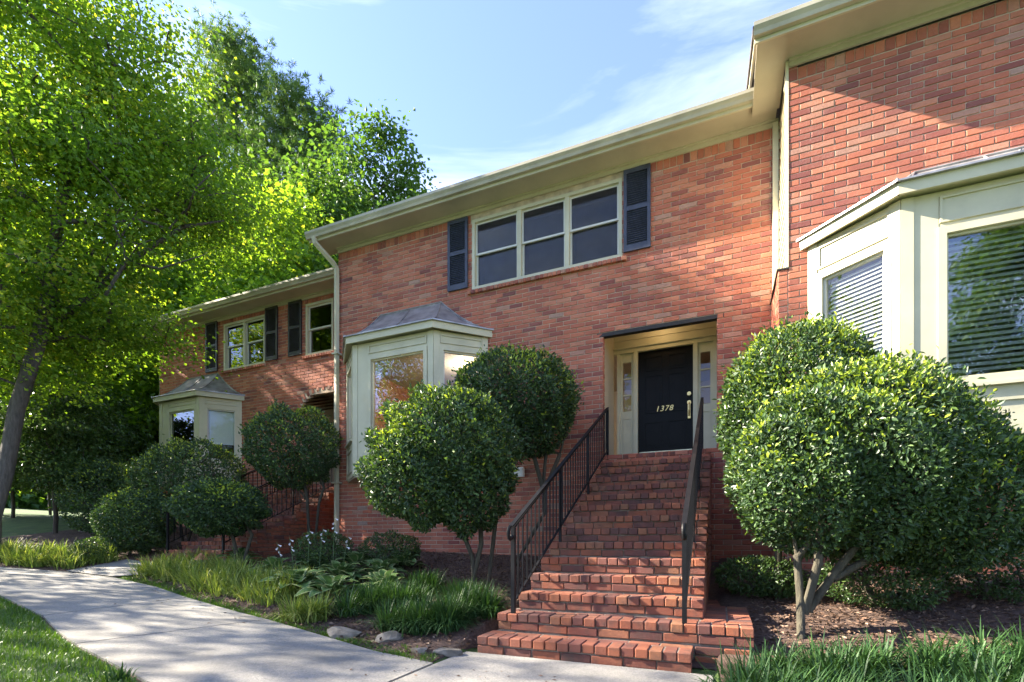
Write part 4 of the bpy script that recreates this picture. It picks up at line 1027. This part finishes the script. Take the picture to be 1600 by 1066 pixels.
E_cf = [ell(588, 812, 612, 800, zf, .95), ell(558, 770, 655, 822, zf-.05, .9), ell(640, 816, 670, 834, zf-.05, .85)]
shrub('rounded holly shrub left of the stairs, in front of the middle bay window', cb, E_cf, 30000, .058, 52,
      [stem_to((cb[0], cb[1], cb[2]-.06), V3(738, 870, zf), V3(722, 830, zf), V3(700, 780, zf)), stem_to(V3(741, 900, zf), V3(752, 850, zf), V3(750, 800, zf), V3(745, 750, zf)), stem_to(V3(762, 925, zf+.1), V3(768, 870, zf+.1), V3(775, 810, zf+.1), V3(770, 760, zf))], ntw=80, new=.7)
cbk = np.array([-3.05, -1.05, float(zg(-3.05, -1.05))]); px_, _, zk = project(*cbk)
E_cb = [ell(698, 908, 556, 690, zk, .95), ell(750, 912, 570, 715, zk, .8), ell(700, 830, 580, 700, zk-.1, .9)]
shrub('tall-stemmed holly shrub between the middle bay window and the handrail', cbk, E_cb, 23000, .058, 53,
      [stem_to((cbk[0], cbk[1], cbk[2]-.08), V3(852, 800, zk), V3(850, 745, zk), V3(855, 690, zk)), stem_to(V3(850, 770, zk), V3(835, 715, zk), V3(800, 670, zk)), stem_to(V3(852, 765, zk), V3(875, 710, zk), V3(885, 670, zk))], ntw=100, new=1.2)
def far_shrub(label, X, Y, px0, px1, py0, py1, n, seed, new=.5, stems=True, extra=None, ntw=50):
    b = np.array([X, Y, float(zg(X, Y))]); _, _, zc = project(*b)
    E = [ell(px0, px1, py0, py1, zc, .95)]
    if extra: E += [ell(*e, zc, .9) for e in extra]
    pc = (px0+px1)/2; pb = project(*b)[0]
    shrub(label, b, E, n, .060, seed, [stem_to((b[0], b[1], b[2]-.08), V3(pb-4, py1+20, zc), V3((pb+pc)/2, (py0+py1)/2+20, zc)), stem_to((b[0]+.1, b[1], b[2]-.05), V3(pb+14, py1+25, zc), V3(pb+22, py1, zc), V3(pc+25, (py0+py1)/2, zc))], ntw=ntw, new=new, wr=.55)
far_shrub('rounded holly shrub on a bare stem beside the downspout, hiding the arched entry', -7.62, -.62, 383, 530, 640, 762, 15000, 54, .9)
far_shrub('flattened holly shrub in front of the far stairs, lowest of the clipped shrubs', -7.85, -2.05, 272, 416, 752, 836, 13000, 55, .6)
far_shrub('wide holly shrub under the far bay window', -10.9, -1.0, 228, 384, 690, 800, 14000, 56, .8, extra=[(200, 300, 710, 800)])
far_shrub('round dark holly shrub low beside the concrete path to the far stairs', -11.0, -2.25, 158, 266, 768, 862, 12000, 57, .3)
far_shrub('leftmost holly shrub, behind the round dark one', -13.5, -1.2, 106, 236, 722, 842, 12000, 58, .7)
def low_shrub(label, X, Y, rx, rz, n, seed, name='azalea_shrub'):
    b = np.array([X, Y, float(zg(X, Y))]); E = [[X, Y, b[2]+rz*1.1, rx, rx*.8, rz], [X+rx*.4, Y-.1, b[2]+rz*.8, rx*.6, rx*.6, rz*.7]]
    shrub(label, b, E, n, .038, seed, [stem_to((X, Y, b[2]-.05), (X-.05, Y, b[2]+rz*.6), (X-.1, Y, b[2]+rz))], 'low loose shrubs by the walls', 'leaf_azalea', 30, .4, None, .5, name)
p = on_y(1185, 905, -2.3); low_shrub('low spreading shrub against the right side of the long stairs', p[0], -2.3, .42, .20, 4200, 61)
p = on_y(1370, 925, -2.6); low_shrub('low loose shrub behind the trunk of the biggest holly', p[0], -2.6, .46, .24, 3600, 62)
p = on_y(1545, 905, -2.2); low_shrub('small shrub at the right picture edge before the brick wall', p[0], -2.2, .40, .26, 2400, 66)
p = on_y(505, 838, -1.9); low_shrub('leafy green bush with white flowers in front of the downspout', p[0], -1.9, .50, .30, 4200, 63)
p = on_y(610, 840, -1.5); low_shrub('loose green bush below the middle bay window', p[0], -1.5, .52, .28, 4200, 64)
p = on_y(150, 846, -2.7); low_shrub('small pale green bush at the foot of the leftmost hollies', p[0], -2.7, .40, .20, 2600, 65)
# ---- strap-leaved edging
def blades(name, P, per, ln, wd, mat, seed, spread=.07, arch=1.0):
    rng = np.random.default_rng(seed); M = len(P)*per; c = np.repeat(np.array(P), per, 0)
    g = rng.uniform(0, 2*math.pi, M); r = np.abs(rng.normal(0, spread, M)); o = np.stack([np.cos(g), np.sin(g), np.zeros(M)], 1)
    L_ = rng.uniform(.55, 1.15, M)*ln; lean = rng.uniform(.2, 1.25, M)*arch; g2 = g+rng.normal(0, .5, M); o2 = np.stack([np.cos(g2), np.sin(g2), np.zeros(M)], 1)
    s = np.stack([-np.sin(g2), np.cos(g2), np.zeros(M)], 1); K = 4; rows = []
    for k in range(K+1):
        f = k/K; ang = lean*(.25+1.35*f); h = np.zeros(M); x = np.zeros(M)
        for q in range(1, k+1):
            aa = lean*(.25+1.35*(q-.5)/K); h += np.cos(aa)*L_/K; x += np.sin(aa)*L_/K
        pt = c+o*r[:, None]+o2*x[:, None]+np.array([0, 0, 1])*h[:, None]; w_ = wd*(1-f**2.2*.93)*.5*rng.uniform(.8, 1.2, M)
        rows += [pt-s*w_[:, None], pt+s*w_[:, None]]
    V = np.stack(rows, 1).reshape(-1, 3); f = np.array([(2*k, 2*k+1, 2*k+3, 2*k+2) for k in range(K)])
    Fq = (f[None]+2*(K+1)*np.arange(M)[:, None, None]).reshape(-1, 4)
    tint = np.clip(np.repeat(np.clip(rng.normal(.45, .22, M), 0, 1), K), 0, 1)
    return np_mesh(name, V, Fq, tint)
def scatter(n, seed, x0, x1, y0f, y1f):
    rng = np.random.default_rng(seed); x = rng.uniform(x0, x1, n); a = np.array([y0f(q) for q in x]); b = np.array([y1f(q) for q in x]); y = a+(b-a)*rng.random(n)
    return np.stack([x, y, zg(x, y)+.005], 1)
yu = lambda x: float(np.interp(x, YU_X, YU_Y))
pt = scatter(110, 71, -8.9, -5.0, lambda x: yu(x)+.22, lambda x: yu(x)+1.15)
tag(put('liriope_border', blades('liriope_border', pt, 46, .38, .015, 'blade_yellow', 71, .10, 1.25), 'blade_yellow'), 'band of yellow-striped grassy edging plants between walk and far stairs', 'edging plants', kind='stuff')
pt = scatter(70, 72, -12.6, -10.4, lambda x: yu(x)+.12, lambda x: yu(x)+.95)
tag(put('liriope_border', blades('liriope_border', pt, 46, .38, .016, 'blade_yellow', 72, .10, 1.25), 'blade_yellow'), 'patch of pale grassy edging plants beside the maple trunk', 'edging plants', kind='stuff')
pt = scatter(95, 73, .05, 3.2, lambda x: -5.35+.22*x, lambda x: -4.45+.36*x)
tag(put('liriope_border', blades('liriope_border', pt, 66, .29, .014, 'blade_green', 73, .10, 1.3), 'blade_green'), 'dark green grassy edging plants right of the bottom step', 'edging plants', kind='stuff')
for i, (px, py, lab, n, ln, mt) in enumerate(((485, 968, 'yellow grassy clump at the walk edge in front of the hostas', 150, .36, 'blade_yellow'), (560, 958, 'dark green grassy clump between the hostas and the flat stone', 230, .40, 'blade_green'),
        (622, 950, 'dark green grassy clump behind the angular pale stone', 240, .40, 'blade_green'), (690, 985, 'dark green grassy clump just left of the bottom step', 260, .42, 'blade_green'), (752, 962, 'dark green grassy clump at the foot of the left handrail post', 250, .42, 'blade_green'),
        (668, 925, 'dark green grassy clump behind the stones, below the round shrub', 200, .36, 'blade_green'), (415, 925, 'light green grassy clump left of the hostas', 170, .36, 'blade_yellow'), (178, 1062, 'little green clump on the lawn side of the walk', 60, .14, 'blade_green'),
        (640, 985, 'dark green grassy clump right behind the small pale stone', 200, .36, 'blade_green'), (718, 945, 'dark green grassy clump around the trunk of the round shrub', 200, .36, 'blade_green'))):
    g = on_ground(px, py)
    if i == 7: g[2] += .01
    rng = np.random.default_rng(80+i); P = [(g[0]+rng.normal(0, .12), g[1]+rng.normal(0, .12), g[2]) for _ in range(8 if i != 7 else 1)]
    o = put('liriope_clump', blades('liriope_clump', P, int(n*.60), ln*.9, .014, mt, 80+i, .07, 1.3), mt, loc=g); tag(o, lab, 'edging plant', 'grassy edging clumps')
# ---- hostas
def hosta_leaf():
    K, J = 7, 4; V = []; Fq = []; rnd = []
    for k in range(K+1):
        f = k/K; wd = .78*math.sin(math.pi*min(1, f*.93+.045))**.8*(1-.35*f); zc = .22*math.sin(f*2.3)-.28*f*f
        for j in range(-J, J+1):
            g = j/J; V.append((f, wd*g*.5, zc+.10*abs(g)*wd+.012*math.sin(j*3+k)))
    n = 2*J+1
    for k in range(K):
        for j in range(2*J):
            Fq.append((k*n+j, k*n+j+1, (k+1)*n+j+1, (k+1)*n+j)); rnd.append(1.0 if j in (0, 2*J-1) else random.uniform(.2, .6))
    return np_mesh('leaf', np.array(V), np.array(Fq), np.array(rnd))
HL = hosta_leaf(); HL.materials.append(MATS['leaf_hosta']); HL.shade_smooth()
for i, (px, py, lab, n, sz) in enumerate(((462, 930, 'broad-leaved hosta at the left end of the hosta row, big leaves over the walk', 30, .32), (530, 915, 'broad-leaved hosta in the middle of the hosta row', 30, .29), (595, 910, 'broad-leaved hosta at the right end of the hosta row', 28, .28), (490, 893, 'hosta behind the left end of the hosta row, below the white flowers', 24, .27), (372, 884, 'hosta in front of the stem of the flattened shrub', 20, .26), (560, 893, 'hosta behind the middle of the row, near the wall', 24, .27), (632, 893, 'hosta behind the right end of the row, below the round shrub', 22, .25), (430, 905, 'hosta left of the row, among the yellow-striped edging plants', 24, .27), (600, 932, 'low hosta among the dark grassy clumps behind the angular pale stone', 24, .25), (520, 940, 'low hosta in front of the middle of the row, behind the largest stone', 26, .28))):
    g = on_ground(px, py); root = thing('hosta_plant', lab, 'hosta', g, 'hostas in the front bed'); rng = random.Random(90+i)
    for k in range(n):
        o = bpy.data.objects.new('leaf', HL); COL.objects.link(o); o.parent = root; a = k*2.4+rng.uniform(-.4, .4); f = k/n; s = sz*(.7+.5*f)*rng.uniform(.85, 1.15)
        o.location = (.05*math.cos(a)+.09*f*math.cos(a), .05*math.sin(a)+.09*f*math.sin(a), .06+.16*(1-f)); o.rotation_euler = (rng.uniform(-.25, .25), -.75+.75*f+rng.uniform(-.12, .12), a); o.scale = (s,)*3
    st = MB()
    for k in range(n):
        a = k*2.4; f = k/n; st.tube([(g[0], g[1], g[2]-.02), (g[0]+.05*math.cos(a)+.09*f*math.cos(a), g[1]+.05*math.sin(a)+.09*f*math.sin(a), g[2]+.065+.16*(1-f))], .004, 4)
    put('leaf_stalks', st, 'blade_green_plain', root, kind='stuff') if 'blade_green_plain' in MATS else None
paint('stalk', (.09, .15, .05), .6, .2, 20)
def flower_stalk(label, px, py, Y, H, lean, seed, nf=4):
    tip = on_y(px, py, Y); X = tip[0]-lean; zb = float(zg(X, Y)); rng = random.Random(seed)
    root = thing('hosta_flower', label, 'flower', (X, Y, zb), 'white bell flowers on tall stalks')
    pts = [(X+lean*t**1.6, Y, zb+(tip[2]-zb)*t) for t in np.linspace(0, 1, 8)]
    put('stem', MB().tube(pts, [.005]*6+[.004, .002], 5), 'stalk', root)
    for k in range(nf):
        t = .72+.28*k/nf; p = np.array([X+lean*t**1.6, Y, zb+(tip[2]-zb)*t]); a = k*2.4+rng.uniform(-.5, .5); d = np.array([math.cos(a), math.sin(a), -.55]); d /= np.linalg.norm(d)
        L_ = .05; q = [p+d*.008, p+d*L_*.45, p+d*L_*.8, p+d*L_*1.15]
        put('flower', MB().tube(q, [.003, .006, .010, .016], 6, cap=False), 'petal', root)
for i, (px, py, Y, ln, lab) in enumerate(((432, 846, -2.9, -.16, 'lowest white bell-flower stalk, leaning left over the edging plants'), (452, 838, -2.7, -.10, 'white bell-flower stalk second from the left'), (484, 825, -2.3, .04, 'white bell-flower stalk in front of the bush, left of the downspout'), (505, 822, -2.3, .08, 'white bell-flower stalk nearest left of the downspout'), (523, 803, -2.2, .03, 'tallest white bell-flower stalk, against the downspout'), (545, 834, -2.4, .12, 'white bell-flower stalk leaning right of the downspout'))):
    flower_stalk(lab, px, py, Y, .6, ln, 100+i)
# ---- stones
def rock(label, px0, px1, py0, py1, seed):
    g = on_ground((px0+px1)/2, (py0+py1)/2+4); zc = project(*g)[2]; w_ = (px1-px0)*zc/F_PX; h_ = (py1-py0)*zc/F_PX
    bm = bmesh.new(); bmesh.ops.create_icosphere(bm, subdivisions=3, radius=1); rng = np.random.default_rng(seed)
    pl = unit(rng.normal(size=(9, 3))); off = rng.uniform(.35, .8, 9)
    for v in bm.verts:
        c = np.array(v.co)
        for k in range(9):
            t = c@pl[k]
            if t > off[k]: c = c-pl[k]*(t-off[k])*.9
        c += rng.normal(0, .012, 3); v.co = (c[0]*w_*.58, c[1]*w_*.42, c[2]*h_*.62)
    m = bpy.data.meshes.new('border_stone'); bm.to_mesh(m); bm.free()
    o = put('border_stone', m, 'rock', loc=(g[0], g[1], g[2]+h_*.12), local=True); o.rotation_euler = (0, 0, .3); tag(o, label, 'stone', 'stones edging the bed')
rock('flat brown stone, largest of the bed edging stones', 506, 568, 978, 1002, 1)
rock('angular pale stone beside the largest bed edging stone', 588, 628, 984, 1010, 2)
rock('small pale stone close to the corner of the walk', 638, 673, 1009, 1027, 3)
rock('low flat stone next to the bottom brick step', 677, 720, 1010, 1026, 4)
# ---- little house-shaped ornament on the far steps
op = on_y(314, 862, -2.55); oz = float(zg(op[0], -2.55))+.0
orn = thing('garden_ornament', 'small house-shaped ornament with reddish roof before the far steps', 'ornament', (op[0], -2.55, oz))
put('base', MB().box(op[0]-.07, op[0]+.07, -2.60, -2.50, oz-.02, oz+.22), 'rock', orn)
rm = MB(); x, y, z = op[0], -2.55, oz+.221
rm.add([(x-.10,y-.07,z),(x+.10,y-.07,z),(x+.10,y+.07,z),(x-.10,y+.07,z),(x-.02,y,z+.11),(x+.02,y,z+.11)], [(0,3,2,1),(0,1,5,4),(2,3,4,5),(1,2,5),(3,0,4)])
put('roof', rm, 'roof_red', orn)
# ---- lawn blades, leaf litter
rng = np.random.default_rng(120); x = rng.uniform(-10.5, -2.2, 34000); lo = np.interp(x, [q[0] for q in reversed(LE)], [q[1] for q in reversed(LE)]); y = lo-.03-rng.random(34000)**1.35*1.9
keep = (project(x, y, zg(x, y))[0] > -120) & (y < lo-.015); P = np.stack([x, y, zg(x, y)], 1)[keep]
tag(put('lawn_grass', blades('lawn_grass', P, 1, .062, .0055, 'grass', 120, .01, .8), 'grass'), 'bright green lawn grass beside the walk', 'grass', kind='stuff')
def litter(n, seed, regions):
    rng = np.random.default_rng(seed); P = []
    for x0, x1, f0, f1, k in regions:
        x = rng.uniform(x0, x1, k); a = np.array([f0(q) for q in x]); b = np.array([f1(q) for q in x]); y = a+(b-a)*rng.random(k); P.append(np.stack([x, y, zg(x, y)+.018+rng.random(k)*.02], 1))
    P = np.vstack(P); M = len(P); d = unit(rng.normal(size=(M, 3))*np.array([1, 1, .25])); nn = unit(rng.normal(0, .35, (M, 3))+np.array([0, 0, 1]))
    return leaf_np('leaf_litter', P, d, nn, rng.uniform(.02, .065, M), .45, rng.random(M), .3, .1, True)
tag(put('leaf_litter', litter(0, 130, [(-7.4, -1.95, lambda x: yu(x)+.05, lambda x: -.05, 13000), (.25, 5.5, lambda x: -4.6, lambda x: -1.05, 14000), (-13, -7.4, lambda x: yu(x)+.1, lambda x: .9, 5000)]), 'litter'), 'dry brown leaf litter and bark over the planting beds', 'leaf litter', kind='stuff')
rng = np.random.default_rng(150); M = 90; x = rng.uniform(-8.5, -.4, M); y = np.interp(x, [q[0] for q in reversed(UE)], [q[1] for q in reversed(UE)])-np.abs(rng.normal(0, .45, M))-.03
P = np.stack([x, y, zwalk(x)+.027], 1)
tag(put('fallen_leaves', leaf_np('fallen_leaves', P, unit(rng.normal(size=(M, 3))*np.array([1, 1, .05])), unit(rng.normal(0, .15, (M, 3))+np.array([0, 0, 1])), rng.uniform(.02, .05, M), .5, rng.random(M), .3, .05, True), 'litter'), 'small dry leaves scattered on the concrete walk', 'fallen leaves', kind='stuff')
rng = np.random.default_rng(140); P = strip_points(900, .10, rng)
tag(put('moss', blades('moss', P, 5, .045, .006, 'grass', 141, .03, 1.0), 'grass'), 'tiny moss and weeds creeping along the edge of the walk', 'moss', kind='stuff')
